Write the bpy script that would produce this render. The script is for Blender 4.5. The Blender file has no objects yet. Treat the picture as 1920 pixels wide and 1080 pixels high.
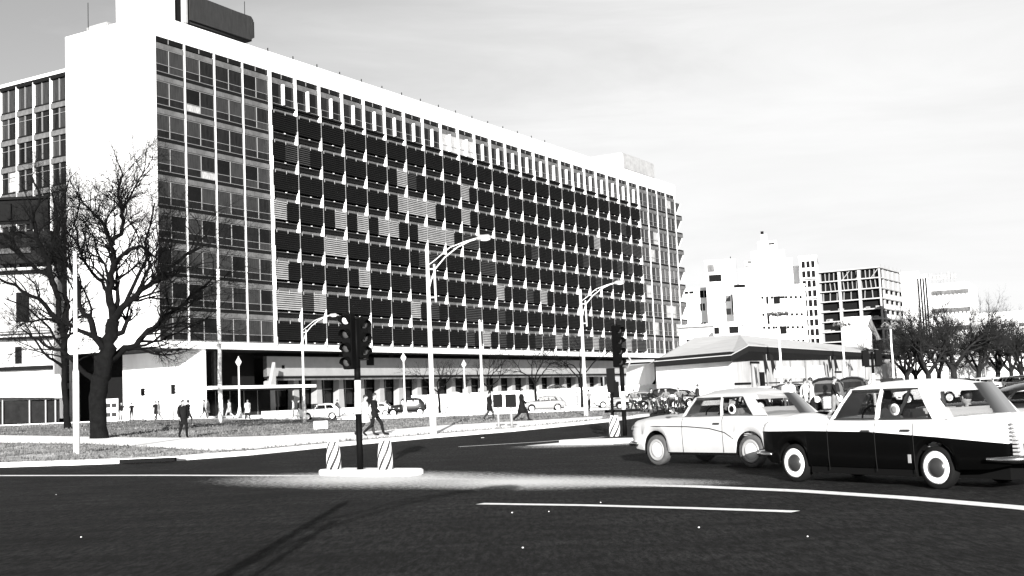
import bpy, bmesh, math, random
from mathutils import Vector, Matrix
R = math.radians
PI = math.pi
SC = bpy.context.scene
COL = SC.collection

# ------------------------------------------------------------------ camera
FPX, PITCH, ROLL, CAMH = 2272.8, .0914739, .0418577, 1.5
fwd = Vector((0, math.cos(PITCH), math.sin(PITCH)))
r0 = Vector((1, 0, 0)); u0 = r0.cross(fwd)
rc = r0*math.cos(ROLL) - u0*math.sin(ROLL)
uc = r0*math.sin(ROLL) + u0*math.cos(ROLL)
cd = bpy.data.cameras.new('camera'); cam = bpy.data.objects.new('camera', cd); COL.objects.link(cam)
cd.sensor_width = 36; cd.lens = FPX/1920*36; cd.clip_start = .1; cd.clip_end = 6000
m4 = Matrix((rc, uc, -fwd)).transposed().to_4x4(); m4.translation = Vector((0, 0, CAMH))
cam.matrix_world = m4
SC.camera = cam

# ------------------------------------------------------------------ world and sun
SUN_EL = R(12.5)
wd = bpy.data.worlds.new('World'); SC.world = wd; wd.use_nodes = True
nt = wd.node_tree; nt.nodes.clear()
def N(t, **k):
    n = nt.nodes.new(t)
    for a, b in k.items(): setattr(n, a, b)
    return n
out = N('ShaderNodeOutputWorld'); bg = N('ShaderNodeBackground')
sky = N('ShaderNodeTexSky', sky_type='NISHITA', sun_disc=False)
sky.sun_elevation = SUN_EL; sky.sun_rotation = R(180); sky.altitude = 20
sky.air_density = 1.0; sky.dust_density = 1.2
bw = N('ShaderNodeRGBToBW'); nt.links.new(sky.outputs[0], bw.inputs[0])
tc = N('ShaderNodeTexCoord')
# thin cirrus, denser towards the right and the horizon
mp = N('ShaderNodeMapping'); mp.inputs['Scale'].default_value = (1.2, 1.2, 7); mp.inputs['Rotation'].default_value = (0, R(14), 0)
nt.links.new(tc.outputs['Generated'], mp.inputs[0])
nz = N('ShaderNodeTexNoise'); nz.inputs['Scale'].default_value = 2.2; nz.inputs['Detail'].default_value = 7; nz.inputs['Roughness'].default_value = .6
nz.inputs['Distortion'].default_value = .5
nt.links.new(mp.outputs[0], nz.inputs[0])
sx = N('ShaderNodeSeparateXYZ'); nt.links.new(tc.outputs['Generated'], sx.inputs[0])
def M2(op, a, b, clamp=False):
    n = N('ShaderNodeMath', operation=op, use_clamp=clamp)
    for i, v in enumerate((a, b)):
        if v is None: continue
        if isinstance(v, (int, float)): n.inputs[i].default_value = v
        else: nt.links.new(v, n.inputs[i])
    return n.outputs[0]
cov = M2('ADD', M2('MULTIPLY', sx.outputs[0], 1.75), M2('MULTIPLY', sx.outputs[2], -1.0))
cov = M2('ADD', cov, M2('MULTIPLY', M2('SUBTRACT', nz.outputs[0], .5), 1.1))
cov = M2('MULTIPLY', M2('ADD', cov, .95, True), M2('SUBTRACT', 1.0, M2('MULTIPLY', M2('SUBTRACT', sx.outputs[2], .3, True), 3.5, True)))
bright = M2('MULTIPLY', bw.outputs[0], .72)          # clear sky
cirrus = M2('MULTIPLY', M2('ADD', M2('MULTIPLY', bw.outputs[0], .2), 3.35), M2('ADD', M2('MULTIPLY', nz.outputs[0], .35), .83))
mx = N('ShaderNodeMix', data_type='FLOAT')
nt.links.new(cov, mx.inputs[0]); nt.links.new(bright, mx.inputs[2]); nt.links.new(cirrus, mx.inputs[3])
nt.links.new(mx.outputs[0], bg.inputs[0]); bg.inputs[1].default_value = .08
nt.links.new(bg.outputs[0], out.inputs[0])
sl = bpy.data.lights.new('sun', 'SUN'); sl.energy = 5.0; sl.angle = R(.2); sl.color = (1, .985, .965)
so = bpy.data.objects.new('sun', sl); COL.objects.link(so)
so.rotation_euler = (R(90)-SUN_EL, 0, 0)      # light travels towards +Y and down
vs = SC.view_settings; vs.view_transform = 'Standard'; vs.look = 'None'; vs.gamma = 1; vs.use_curve_mapping = False
vs.exposure = 1.44
SC.render.engine = 'CYCLES'
SC.cycles.max_bounces = 6; SC.cycles.transparent_max_bounces = 12

# ------------------------------------------------------------------ helpers
rnd = random.Random(7)
def smooth(t): t = max(0, min(1, t)); return t*t*(3-2*t)
def gz(X, Y): return smooth((Y-30)/60)*(.2+.7*smooth((-X-12)/20))
def ray(px, py):
    a, b = px-960, 540-py
    x = a*math.cos(ROLL)+b*math.sin(ROLL); y = -a*math.sin(ROLL)+b*math.cos(ROLL)
    return fwd + r0*x/FPX + u0*y/FPX
def at(px, py, Y):
    v = ray(px, py); return Vector((0, 0, CAMH)) + v*(Y/v.y)
def hpx(px, h, Y):            # point at image column px, distance Y, height h
    p = at(px, 740-.0419*(px-960), Y); return Vector((p.x, Y, h))
def gp(px, py):               # point of the ground
    v = ray(px, py); z = 0
    for _ in range(25):
        t = (z-CAMH)/v.z
        if t < 0: t = 400
        p = v*t; z = .5*z + .5*gz(p.x, p.y)
    return (p.x, p.y)
def onY(px, Y):               # ground point in column px at distance Y
    p = hpx(px, 0, Y); return (p.x, Y, gz(p.x, Y))

def mat(name, v, rough=.8, nscale=0, namt=0, bump=0, bscale=None, metal=0, spec=.5, stretch=None, v2=None, coat=0, detail=4, tint=None):
    m = bpy.data.materials.new(name); m.use_nodes = True
    t = m.node_tree; b = t.nodes['Principled BSDF']
    b.inputs['Base Color'].default_value = (v, v, v, 1)
    b.inputs['Roughness'].default_value = rough; b.inputs['Metallic'].default_value = metal
    b.inputs['Specular IOR Level'].default_value = spec
    if coat: b.inputs['Coat Weight'].default_value = coat; b.inputs['Coat Roughness'].default_value = .06
    if nscale or bump:
        tcn = t.nodes.new('ShaderNodeTexCoord'); src = tcn.outputs['Object']
        if stretch:
            mpn = t.nodes.new('ShaderNodeMapping'); mpn.inputs['Scale'].default_value = stretch
            t.links.new(src, mpn.inputs[0]); src = mpn.outputs[0]
    if nscale:
        n = t.nodes.new('ShaderNodeTexNoise'); n.inputs['Scale'].default_value = nscale; n.inputs['Detail'].default_value = detail; n.inputs['Roughness'].default_value = .65
        t.links.new(src, n.inputs[0])
        r = t.nodes.new('ShaderNodeMapRange'); r.inputs[1].default_value = .3; r.inputs[2].default_value = .7
        lo = v*(1-namt); hi = v2 if v2 is not None else v*(1+namt)
        r.inputs[3].default_value = lo; r.inputs[4].default_value = hi
        t.links.new(n.outputs[0], r.inputs[0]); t.links.new(r.outputs[0], b.inputs['Base Color'])
    if bump:
        n2 = t.nodes.new('ShaderNodeTexNoise'); n2.inputs['Scale'].default_value = bscale or 20; n2.inputs['Detail'].default_value = 5
        t.links.new(src, n2.inputs[0])
        bm_ = t.nodes.new('ShaderNodeBump'); bm_.inputs['Strength'].default_value = bump; bm_.inputs['Distance'].default_value = .05
        t.links.new(n2.outputs[0], bm_.inputs['Height']); t.links.new(bm_.outputs[0], b.inputs['Normal'])
    return m
M = {}
M['asphalt'] = mat('asphalt', .007, .93, 1.1, .35, .5, 45, spec=.12)
def asphalt_mat():
    m = mat('asphalt_road', .009, .93, spec=.12); t = m.node_tree; b = t.nodes['Principled BSDF']
    tcn = t.nodes.new('ShaderNodeTexCoord')
    def noise(sc_, st, det):
        mpn = t.nodes.new('ShaderNodeMapping'); mpn.inputs['Scale'].default_value = st; t.links.new(tcn.outputs['Object'], mpn.inputs[0])
        n = t.nodes.new('ShaderNodeTexNoise'); n.inputs['Scale'].default_value = sc_; n.inputs['Detail'].default_value = det; n.inputs['Roughness'].default_value = .7
        t.links.new(mpn.outputs[0], n.inputs[0]); return n.outputs[0]
    def mr(src, a, b_, c, d):
        r = t.nodes.new('ShaderNodeMapRange'); 
        for i, v in enumerate((a, b_, c, d)): r.inputs[i+1].default_value = v
        t.links.new(src, r.inputs[0]); return r.outputs[0]
    def mul(a, b_):
        n = t.nodes.new('ShaderNodeMath'); n.operation = 'MULTIPLY'; t.links.new(a, n.inputs[0]); t.links.new(b_, n.inputs[1]); return n.outputs[0]
    grain = mul(mr(noise(15, (1, .2, 1), 4), .38, .66, .1, 2.6), mr(noise(50, (1, .25, 1), 2), .35, .65, .4, 1.7))
    mott = mr(noise(.55, (1, .7, 1), 5), .32, .68, .5, 1.75)
    streak = mr(noise(1.2, (.25, 1.6, 1), 4), .35, .7, .5, 1.7)
    base = mr(noise(.05, (1, 1, 1), 2), .3, .7, .0048, .0088)
    t.links.new(mul(mul(grain, mott), mul(streak, base)), b.inputs['Base Color'])
    bp = t.nodes.new('ShaderNodeBump'); bp.inputs['Strength'].default_value = .35; bp.inputs['Distance'].default_value = .02
    t.links.new(noise(60, (1, 1, 1), 3), bp.inputs['Height']); t.links.new(bp.outputs[0], b.inputs['Normal'])
    return m
M['asphalt'] = asphalt_mat()
M['white_paint'] = mat('road_paint', .85, .7, 9, .2, .1, 30)
M['white_wall'] = mat('white_render_wall', .72, .85, .35, .14, .15, 4, stretch=(1, 1, .25))
M['roof_white'] = mat('white_parapet', .8, .8, .3, .05)
M['spandrel'] = mat('spandrel_panel', .088, .75, 1.5, .45, .15, 8, stretch=(1, 1, .5))
M['slab'] = mat('slab_edge', .5, .75, .8, .12)
M['fin'] = mat('white_fin', .72, .7, .6, .08)
M['dark'] = mat('dark_interior', .006, .9, spec=.1)
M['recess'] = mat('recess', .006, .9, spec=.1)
M['louver'] = mat('dark_louver', .007, .6, .4, .3, spec=.1)
M['louver_grey'] = mat('grey_louver', .04, .5, .4, .3, spec=.2)
M['louver_light'] = mat('pale_louver', .26, .5, .8, .2)
M['frame'] = mat('window_frame', .2, .5)
M['glass_dark'] = mat('window_glass', .004, .08, .8, .4, spec=.12)
M['glass_mid'] = mat('glass_with_blind', .009, .14, 1.2, .5, spec=.12, stretch=(3, 3, .5))
M['glass_grey'] = mat('glass_curtain_and_reflection', .028, .18, 2.2, .5, spec=.12, stretch=(4, 4, .3))  # curtain tone; in the left bays' upper panes the grey is a painted reflection
M['glass_lit'] = mat('glass_with_pale_curtain', .32, .3, 3, .6, spec=.35, stretch=(5, 5, .5))
M['stone'] = mat('rough_stone', .055, .85, 2.5, .45, .3, 10)
M['column'] = mat('column_render', .24, .8, .8, .1)
M['tank'] = mat('tank_concrete', .012, .85, 1.6, .5, .3, 6, stretch=(3, 3, .4))
M['tank_pale'] = mat('pale_concrete', .3, .85, 1.2, .2, .2, 6)
M['concrete'] = mat('pale_paving', .9, .85, .7, .12, .15, 12)
M['kerb'] = mat('kerb_stone', .8, .85, 3, .3, .15, 20)
M['grass_soil'] = mat('grass_ground', .03, .95, 1.3, .8, .9, 9, v2=.38, stretch=(1, .35, 1), spec=.1, detail=8)
M['grass_thin'] = mat('worn_grass_ground', .1, .95, 1.6, .8, .8, 12, v2=.75, stretch=(1, .35, 1), spec=.1, detail=8)
M['blade'] = mat('grass_blade', .12, .8, .4, .6, spec=.2)
M['bark'] = mat('bark', .004, .95, 3, .5, .8, 9, spec=.1)
M['twig'] = mat('twig', .004, .95, spec=.1)
M['bark_grey'] = mat('grey_bark', .015, .95, 2, .5, spec=.1)
M['twig_grey'] = mat('grey_twig', .02, .95, spec=.1)
M['white_metal'] = mat('painted_white_metal', .62, .55, 2.5, .25, stretch=(3, 3, .4))
M['grey_metal'] = mat('grey_metal', .25, .5)
M['black_metal'] = mat('black_metal', .003, .65, spec=.05)
M['black_board'] = mat('black_board', .003, .7, spec=.1)
M['tin'] = mat('signal_lens', .12, .2)
M['lens_lit'] = mat('pale_lens', .75, .25)
M['lens_dim'] = mat('dim_lens', .05, .2)
M['chrome'] = mat('chrome', .65, .15, metal=1)
M['rubber'] = mat('tyre_rubber', .005, .85, 8, .3, spec=.15)
M['rubber_dusty'] = mat('dusty_tyre_rubber', .055, .9, 5, .4)
M['whitewall'] = mat('whitewall', .78, .55)
M['hub_dark'] = mat('dark_hub', .06, .3, metal=.6)
M['hub_light'] = mat('pale_hub', .7, .3, metal=.2)
M['taxi_white'] = mat('white_car_paint', .8, .35, 3, .03, coat=.4)
M['taxi_black'] = mat('black_car_paint', .0015, .35, coat=.03, spec=.06)
M['car_cream'] = mat('cream_car_paint', .4, .4, 1.5, .06, coat=.3)
M['car_white'] = mat('pale_car_paint', .75, .35, coat=.4)
M['car_grey'] = mat('grey_car_paint', .17, .4, coat=.4)
M['car_dark'] = mat('dark_car_paint', .01, .25, coat=.4)
M['seam'] = mat('panel_gap', .01, .9, spec=.1)
M['underbody'] = mat('underbody', .004, .95, spec=.05)
M['seat'] = mat('car_seat', .03, .8)
M['seat_pale'] = mat('pale_car_seat', .3, .8)
M['taillight'] = mat('tail_lamp', .35, .2)
M['skin'] = mat('skin', .27, .6)
M['hair'] = mat('dark_hair', .01, .6)
M['cloth_black'] = mat('black_cloth', .007, .9, 5, .3, spec=.1)
M['cloth_dark'] = mat('dark_cloth', .025, .9, 5, .3, spec=.1)
M['cloth_grey'] = mat('grey_cloth', .15, .9, 5, .3, spec=.1)
M['cloth_pale'] = mat('pale_cloth', .5, .9, 5, .15, spec=.1)
M['cloth_white'] = mat('white_cloth', .75, .9, 5, .08, spec=.1)
M['roof_sheet'] = mat('pale_roof_sheet', .5, .8, .5, .1, .25, 3)
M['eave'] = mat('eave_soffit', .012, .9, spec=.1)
M['awning'] = mat('striped_awning', .5, .85, 1, .15)
M['dirty_white'] = mat('stained_white_wall', .4, .85, .5, .35, .1, 3, stretch=(1, 1, .3))
M['bg_white'] = mat('far_white_wall', .8, .85, .05, .03)
M['frame_concrete'] = mat('raw_concrete', .32, .85, .3, .15)
M['plank'] = mat('dark_plank', .01, .9, 1.5, .4, spec=.1)
def glass_mat():
    m = bpy.data.materials.new('car_glass'); m.use_nodes = True; t = m.node_tree; t.nodes.clear()
    o = t.nodes.new('ShaderNodeOutputMaterial'); mix = t.nodes.new('ShaderNodeMixShader')
    tr = t.nodes.new('ShaderNodeBsdfTransparent'); tr.inputs[0].default_value = (.72, .72, .72, 1)
    gl = t.nodes.new('ShaderNodeBsdfGlossy'); gl.inputs[1].default_value = .03; gl.inputs[0].default_value = (.6, .6, .6, 1)
    fr = t.nodes.new('ShaderNodeFresnel'); fr.inputs[0].default_value = 1.2
    t.links.new(fr.outputs[0], mix.inputs[0]); t.links.new(tr.outputs[0], mix.inputs[1]); t.links.new(gl.outputs[0], mix.inputs[2])
    t.links.new(mix.outputs[0], o.inputs[0]); return m
M['glass'] = glass_mat()
def stripes_mat():
    m = mat('diagonal_stripes', .8, .6); t = m.node_tree; b = t.nodes['Principled BSDF']
    tcn = t.nodes.new('ShaderNodeTexCoord'); s = t.nodes.new('ShaderNodeSeparateXYZ'); t.links.new(tcn.outputs['Object'], s.inputs[0])
    def mm(op, a, bb):
        n = t.nodes.new('ShaderNodeMath'); n.operation = op
        for i, q in enumerate((a, bb)):
            if isinstance(q, (int, float)): n.inputs[i].default_value = q
            else: t.links.new(q, n.inputs[i])
        return n.outputs[0]
    ang = mm('MULTIPLY', mm('ARCTAN2', s.outputs[1], s.outputs[0]), .9549)   # 6 stripes round
    v = mm('FRACT', mm('ADD', mm('SUBTRACT', mm('MULTIPLY', s.outputs[2], 3.0), ang), 30), 0)
    g = mm('GREATER_THAN', v, .62)
    r = t.nodes.new('ShaderNodeMapRange'); r.inputs[3].default_value = .8; r.inputs[4].default_value = .02
    t.links.new(g, r.inputs[0]); t.links.new(r.outputs[0], b.inputs['Base Color']); return m
M['stripes'] = stripes_mat()
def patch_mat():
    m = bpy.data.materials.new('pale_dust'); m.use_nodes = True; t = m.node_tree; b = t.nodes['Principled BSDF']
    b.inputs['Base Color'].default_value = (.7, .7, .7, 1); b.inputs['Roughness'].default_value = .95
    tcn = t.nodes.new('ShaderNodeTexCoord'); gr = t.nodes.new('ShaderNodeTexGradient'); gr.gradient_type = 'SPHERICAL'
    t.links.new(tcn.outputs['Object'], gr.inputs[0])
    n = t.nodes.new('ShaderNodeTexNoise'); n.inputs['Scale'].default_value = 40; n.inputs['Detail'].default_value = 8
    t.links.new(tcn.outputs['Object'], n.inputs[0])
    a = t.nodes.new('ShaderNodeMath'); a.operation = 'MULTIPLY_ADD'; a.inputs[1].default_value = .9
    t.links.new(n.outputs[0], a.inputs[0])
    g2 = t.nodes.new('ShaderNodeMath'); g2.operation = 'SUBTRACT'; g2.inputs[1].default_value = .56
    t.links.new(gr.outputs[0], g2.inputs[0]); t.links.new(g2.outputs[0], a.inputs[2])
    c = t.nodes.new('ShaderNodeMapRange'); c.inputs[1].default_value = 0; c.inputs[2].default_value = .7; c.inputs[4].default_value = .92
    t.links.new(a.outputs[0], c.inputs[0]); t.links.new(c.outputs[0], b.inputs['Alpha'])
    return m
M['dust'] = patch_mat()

class MB:
    def __init__(s): s.v = []; s.f = []; s.m = []; s.mats = []; s.sm = []
    def mi(s, m):
        m = M[m] if isinstance(m, str) else m
        if m not in s.mats: s.mats.append(m)
        return s.mats.index(m)
    def add(s, vs, fs, m, smooth=False):
        o = len(s.v); k = s.mi(m); s.v += [tuple(v) for v in vs]
        for f in fs: s.f.append(tuple(i+o for i in f)); s.m.append(k); s.sm.append(smooth)
        return s
    def box(s, x0, x1, y0, y1, z0, z1, m, mt=None):
        vs = [(x, y, z) for z in (z0, z1) for y in (y0, y1) for x in (x0, x1)]
        if mt: vs = [mt @ Vector(v) for v in vs]
        return s.add(vs, [(0, 2, 3, 1), (4, 5, 7, 6), (0, 1, 5, 4), (2, 6, 7, 3), (0, 4, 6, 2), (1, 3, 7, 5)], m)
    def quad(s, a, b, c, d, m): return s.add([a, b, c, d], [(0, 1, 2, 3)], m)
    def prism(s, poly, off, m):              # poly: 3D points; extruded by the vector off
        n = len(poly); o = Vector(off); vs = [Vector(p) for p in poly] + [Vector(p)+o for p in poly]
        fs = [tuple(range(n-1, -1, -1)), tuple(range(n, 2*n))] + [(i, (i+1) % n, n+(i+1) % n, n+i) for i in range(n)]
        return s.add(vs, fs, m)
    def tube(s, pts, rad, m, n=6, cap=True, smooth=True):
        pts = [Vector(p) for p in pts]; k = len(pts)
        if isinstance(rad, (int, float)): rad = [rad]*k
        vs = []; up = None
        for i, p in enumerate(pts):
            d = (pts[min(i+1, k-1)]-pts[max(i-1, 0)])
            if d.length < 1e-9: d = Vector((0, 0, 1))
            d.normalize()
            if up is None: up = Vector((1, 0, 0)) if abs(d.x) < .8 else Vector((0, 1, 0))
            a = d.cross(up); a.normalize(); b = d.cross(a); up = a.cross(d)
            for j in range(n):
                t = 2*PI*j/n; vs.append(p + (a*math.cos(t)+b*math.sin(t))*rad[i])
        fs = [(i*n+j, i*n+(j+1) % n, (i+1)*n+(j+1) % n, (i+1)*n+j) for i in range(k-1) for j in range(n)]
        if cap: fs += [tuple(range(n-1, -1, -1)), tuple(range((k-1)*n, k*n))]
        return s.add(vs, fs, m, smooth)
    def lathe(s, prof, m, n=16, mt=None, smooth=True):      # prof: (r, z)
        vs = []
        for r, z in prof:
            for j in range(n):
                t = 2*PI*j/n; v = Vector((r*math.cos(t), r*math.sin(t), z)); vs.append(mt @ v if mt else v)
        k = len(prof); fs = [(i*n+j, i*n+(j+1) % n, (i+1)*n+(j+1) % n, (i+1)*n+j) for i in range(k-1) for j in range(n)]
        fs += [tuple(range(n-1, -1, -1)), tuple(range((k-1)*n, k*n))]
        return s.add(vs, fs, m, smooth)
    def ball(s, c, r, m, n=10, k=6):
        if isinstance(r, (int, float)): r = (r, r, r)
        vs = [(c[0]+r[0]*math.sin(PI*i/k)*math.cos(2*PI*j/n), c[1]+r[1]*math.sin(PI*i/k)*math.sin(2*PI*j/n), c[2]+r[2]*math.cos(PI*i/k)) for i in range(k+1) for j in range(n)]
        fs = [(i*n+j, (i+1)*n+j, (i+1)*n+(j+1) % n, i*n+(j+1) % n) for i in range(k) for j in range(n)]
        return s.add(vs, fs, m, True)
    def loft(s, rings, m, closed=True, cap=True, smooth=True, mats=None):
        n = len(rings[0]); vs = [p for r_ in rings for p in r_]; k = len(rings)
        o = len(s.v); s.v += [tuple(v) for v in vs]
        jj = n if closed else n-1
        for i in range(k-1):
            for j in range(jj):
                mm = mats(i, j) if mats else m
                s.f.append(tuple(o+q for q in (i*n+j, i*n+(j+1) % n, (i+1)*n+(j+1) % n, (i+1)*n+j))); s.m.append(s.mi(mm)); s.sm.append(smooth)
        if cap and closed:
            for q in (tuple(range(n-1, -1, -1)), tuple(range((k-1)*n, k*n))):
                s.f.append(tuple(o+a for a in q)); s.m.append(s.mi(m)); s.sm.append(False)
        return s
    def mesh(s, name):
        me = bpy.data.meshes.new(name); me.from_pydata(s.v, [], s.f)
        for m in s.mats: me.materials.append(m)
        me.polygons.foreach_set('material_index', s.m); me.polygons.foreach_set('use_smooth', s.sm)
        me.update(); return me
    def build(s, name, parent=None, loc=(0, 0, 0), rot=(0, 0, 0), bevel=0, fix=False):
        me = s.mesh(name)
        if bevel or fix:
            b = bmesh.new(); b.from_mesh(me)
            bmesh.ops.remove_doubles(b, verts=b.verts, dist=1e-5)
            bmesh.ops.recalc_face_normals(b, faces=b.faces)
            if bevel: bmesh.ops.bevel(b, geom=[e for e in b.edges if len(e.link_faces) == 2 and e.calc_face_angle(0) > .5], offset=bevel, segments=2, affect='EDGES', clamp_overlap=True)
            b.to_mesh(me); b.free()
        return link(me, name, parent, loc, rot)
def link(me, name, parent=None, loc=(0, 0, 0), rot=(0, 0, 0)):
    o = bpy.data.objects.new(name, me); COL.objects.link(o); o.parent = parent; o.location = loc; o.rotation_euler = rot; return o
def tag(o, label=None, cat=None, group=None, kind=None):
    if label: o['label'] = label
    if cat: o['category'] = cat
    if group: o['group'] = group
    if kind: o['kind'] = kind
    return o
def thing(name, label, cat, loc=(0, 0, 0), rz=0, group=None):
    o = bpy.data.objects.new(name, None); COL.objects.link(o); o.location = loc; o.rotation_euler = (0, 0, rz)
    return tag(o, label, cat, group)
def children(o): return [c for c in ALLKIDS.get(o.name, [])]
ALLKIDS = {}
def copy_tree(root, loc, rz, label, group=None):
    kids = {}
    for o in COL.objects:
        if o.parent: kids.setdefault(o.parent.name, []).append(o)
    def cp(o, par):
        c = o.copy(); COL.objects.link(c); c.parent = par
        for k in kids.get(o.name, []): cp(k, c)
        return c
    c = cp(root, None); c.location = loc; c.rotation_euler = (0, 0, rz); c['label'] = label
    if group: c['group'] = group
    return c

# ------------------------------------------------------------------ ground
def sheet(name, poly, zoff, m, kind='structure', height=0, parent=None):
    """flat polygon draped on the terrain; all sheets are cut on one common 2 m grid"""
    b = bmesh.new(); vs = [b.verts.new((x, y, 0)) for x, y in poly]; b.faces.new(vs)
    bmesh.ops.triangulate(b, faces=b.faces)
    xs = [p[0] for p in poly]; ys = [p[1] for p in poly]
    for k in list(range(28, 96, 2)):
        if min(ys) < k < max(ys): bmesh.ops.bisect_plane(b, geom=b.verts[:]+b.edges[:]+b.faces[:], plane_co=(0, k, 0), plane_no=(0, 1, 0))
    for k in list(range(-34, -10, 2)):
        if min(xs) < k < max(xs) and max(ys) > 28: bmesh.ops.bisect_plane(b, geom=b.verts[:]+b.edges[:]+b.faces[:], plane_co=(k, 0, 0), plane_no=(1, 0, 0))
    bmesh.ops.recalc_face_normals(b, faces=b.faces)
    for f in b.faces:
        if f.normal.z < 0: f.normal_flip()
    if height:
        r = bmesh.ops.extrude_face_region(b, geom=b.faces[:])
        for v in r['geom']:
            if isinstance(v, bmesh.types.BMVert): v.co.z += height
        bmesh.ops.recalc_face_normals(b, faces=b.faces)
    for v in b.verts: v.co.z += gz(v.co.x, v.co.y)+zoff
    me = bpy.data.meshes.new(name); b.to_mesh(me); b.free(); me.materials.append(M[m])
    o = link(me, name, parent)
    if kind: o['kind'] = kind
    return o
G = lambda *pp: [gp(x, y) for x, y in pp]
sheet('road', [(-1500, -400), (1500, -400), (1500, 3000), (-1500, 3000)], 0, 'asphalt')
kerbline = [(-70, 43)] + G((0, 876), (130, 872), (300, 866), (470, 853), (620, 838), (810, 821), (960, 809), (1140, 791))
fk = gp(1140, 791)
lawn = kerbline + [(fk[0]+3, fk[1]+9), (fk[0]+7, 100), (-26, 104), (-50, 112), (-90, 112)]
sheet('lawn', lawn, 0, 'grass_soil', height=.13)
def offset_line(line, w):
    out_ = []
    for i, p in enumerate(line):
        a = Vector(line[max(i-1, 0)]); b = Vector(line[min(i+1, len(line)-1)]); d = (b-a).normalized(); n = Vector((-d.y, d.x))
        out_.append((p[0]+n.x*w, p[1]+n.y*w))
    return out_
def strip(name, line, w0, w1, z, m, height=0, kind='structure'):
    return sheet(name, offset_line(line, w0)+offset_line(line, w1)[::-1], z, m, height=height, kind=kind)
strip('kerb', kerbline[:-1]+[fk, (fk[0]+3, fk[1]+9)], -.16, .34, 0, 'kerb', height=.145)
# gravel-pale footpath joining the kerb on the right, a worn verge on the left
path_top = G((-260, 815), (0, 821), (170, 824), (330, 826), (500, 823), (700, 814), (820, 803), (1000, 793), (1130, 785))
path_bot = G((-260, 832), (0, 836), (170, 838), (300, 846))+[gp(400, 853), gp(470, 850), gp(620, 835.5), gp(810, 819), gp(960, 807.5), gp(1130, 790.5)]
sheet('verge', [(-60, 42.6)]+[(x, y+.45) for x, y in kerbline[1:4]]+[(x-.2, y+.5) for x, y in kerbline[4:5]]+[gp(400, 853.5), gp(300, 848), gp(170, 840), gp(0, 838), gp(-260, 834)], .134, 'grass_thin')
sheet('footpath', path_top+path_bot[::-1], .142, 'concrete')
# forecourt of pale paving between the lawn and the office block
sheet('forecourt', [(fk[0]+7.2, 97), (-26, 104.3), (-50, 112.3), (-90, 112.3), (-90, 300), (-20, 300), (60, 235), (34, 150)], .01, 'concrete')
sheet('drive', [(fk[0]+8, 100), (-24, 107), (-24, 111), (fk[0]+12, 106)], .03, 'asphalt')
strip('forecourt_kerb', [(-24, 113.6), (-6, 111), (fk[0]+11, 108)], 0, .35, .012, 'kerb', height=.13)
strip('building_pavement', [(-60, 121), (-38, 119), (-24, 121.5), (-8, 128)], 0, 6, .014, 'kerb', height=.15)
# road markings
strip('edge_line', G((-300, 893), (0, 892), (300, 891.5), (590, 892.5)), -.17, .17, .006, 'white_paint')
strip('median_line', G((752, 896), (900, 900), (1060, 906), (1300, 912.5), (1500, 921), (1700, 934), (1920, 953), (2200, 985)), -.17, .17, .006, 'white_paint')
strip('lane_line', G((900, 945), (1100, 948), (1300, 953.5), (1492, 960)), -.11, .11, .006, 'white_paint')
sheet('chevron_marking', G((985, 836), (1150, 821), (1150, 834)), .006, 'white_paint')
strip('thin_line', G((860, 838), (1010, 829), (1140, 819)), -.09, .09, .007, 'white_paint')
# dusty patches
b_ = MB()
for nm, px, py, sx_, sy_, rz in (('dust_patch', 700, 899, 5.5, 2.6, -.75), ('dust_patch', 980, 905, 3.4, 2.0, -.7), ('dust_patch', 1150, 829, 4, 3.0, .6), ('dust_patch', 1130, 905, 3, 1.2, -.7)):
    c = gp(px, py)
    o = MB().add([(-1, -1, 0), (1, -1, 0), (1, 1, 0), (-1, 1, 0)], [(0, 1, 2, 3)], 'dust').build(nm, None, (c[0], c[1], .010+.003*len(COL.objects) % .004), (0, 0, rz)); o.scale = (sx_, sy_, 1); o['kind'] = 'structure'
# storm drain in the kerb
p = gp(277, 868)
o = MB().box(-.85, .85, -.22, .02, .03, .149, 'recess').box(-.95, .95, -.12, .22, .149, .17, 'kerb').build('storm_drain', None, (p[0], p[1]+.12, 0), (0, 0, .03))
tag(o, 'dark kerb inlet opening below the footpath at the left', 'drain')
# grass tufts
b = MB(); rr = random.Random(3)
def in_poly(x, y, poly):
    c = False; j = len(poly)-1
    for i in range(len(poly)):
        xi, yi = poly[i]; xj, yj = poly[j]
        if (yi > y) != (yj > y) and x < (xj-xi)*(y-yi)/(yj-yi)+xi: c = not c
        j = i
    return c
fp = path_top+path_bot[::-1]
cnt = 0
while cnt < 11000:
    y = rr.uniform(38, 100) if rr.random() < .6 else rr.uniform(38, 70); x = rr.uniform(-.46*y, min(.1*y, fk[0]+5))
    if not in_poly(x, y, lawn) or in_poly(x, y, fp): continue
    if y < 46 and x < -8 and rr.random() < .5: continue
    z = gz(x, y)+.12; h = rr.uniform(.05, .13); w = rr.uniform(.02, .05)
    for k in range(3):
        a = rr.uniform(0, PI); dx, dy = math.cos(a)*w, math.sin(a)*w; lx, ly = rr.uniform(-.05, .05), rr.uniform(-.05, .05)
        b.add([(x-dx, y-dy, z), (x+dx, y+dy, z), (x+lx, y+ly, z+h)], [(0, 1, 2)], 'blade')
    cnt += 1
tag(b.build('grass'), 'short rough grass of the lawn in front of the block', 'grass', kind='stuff')
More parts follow.
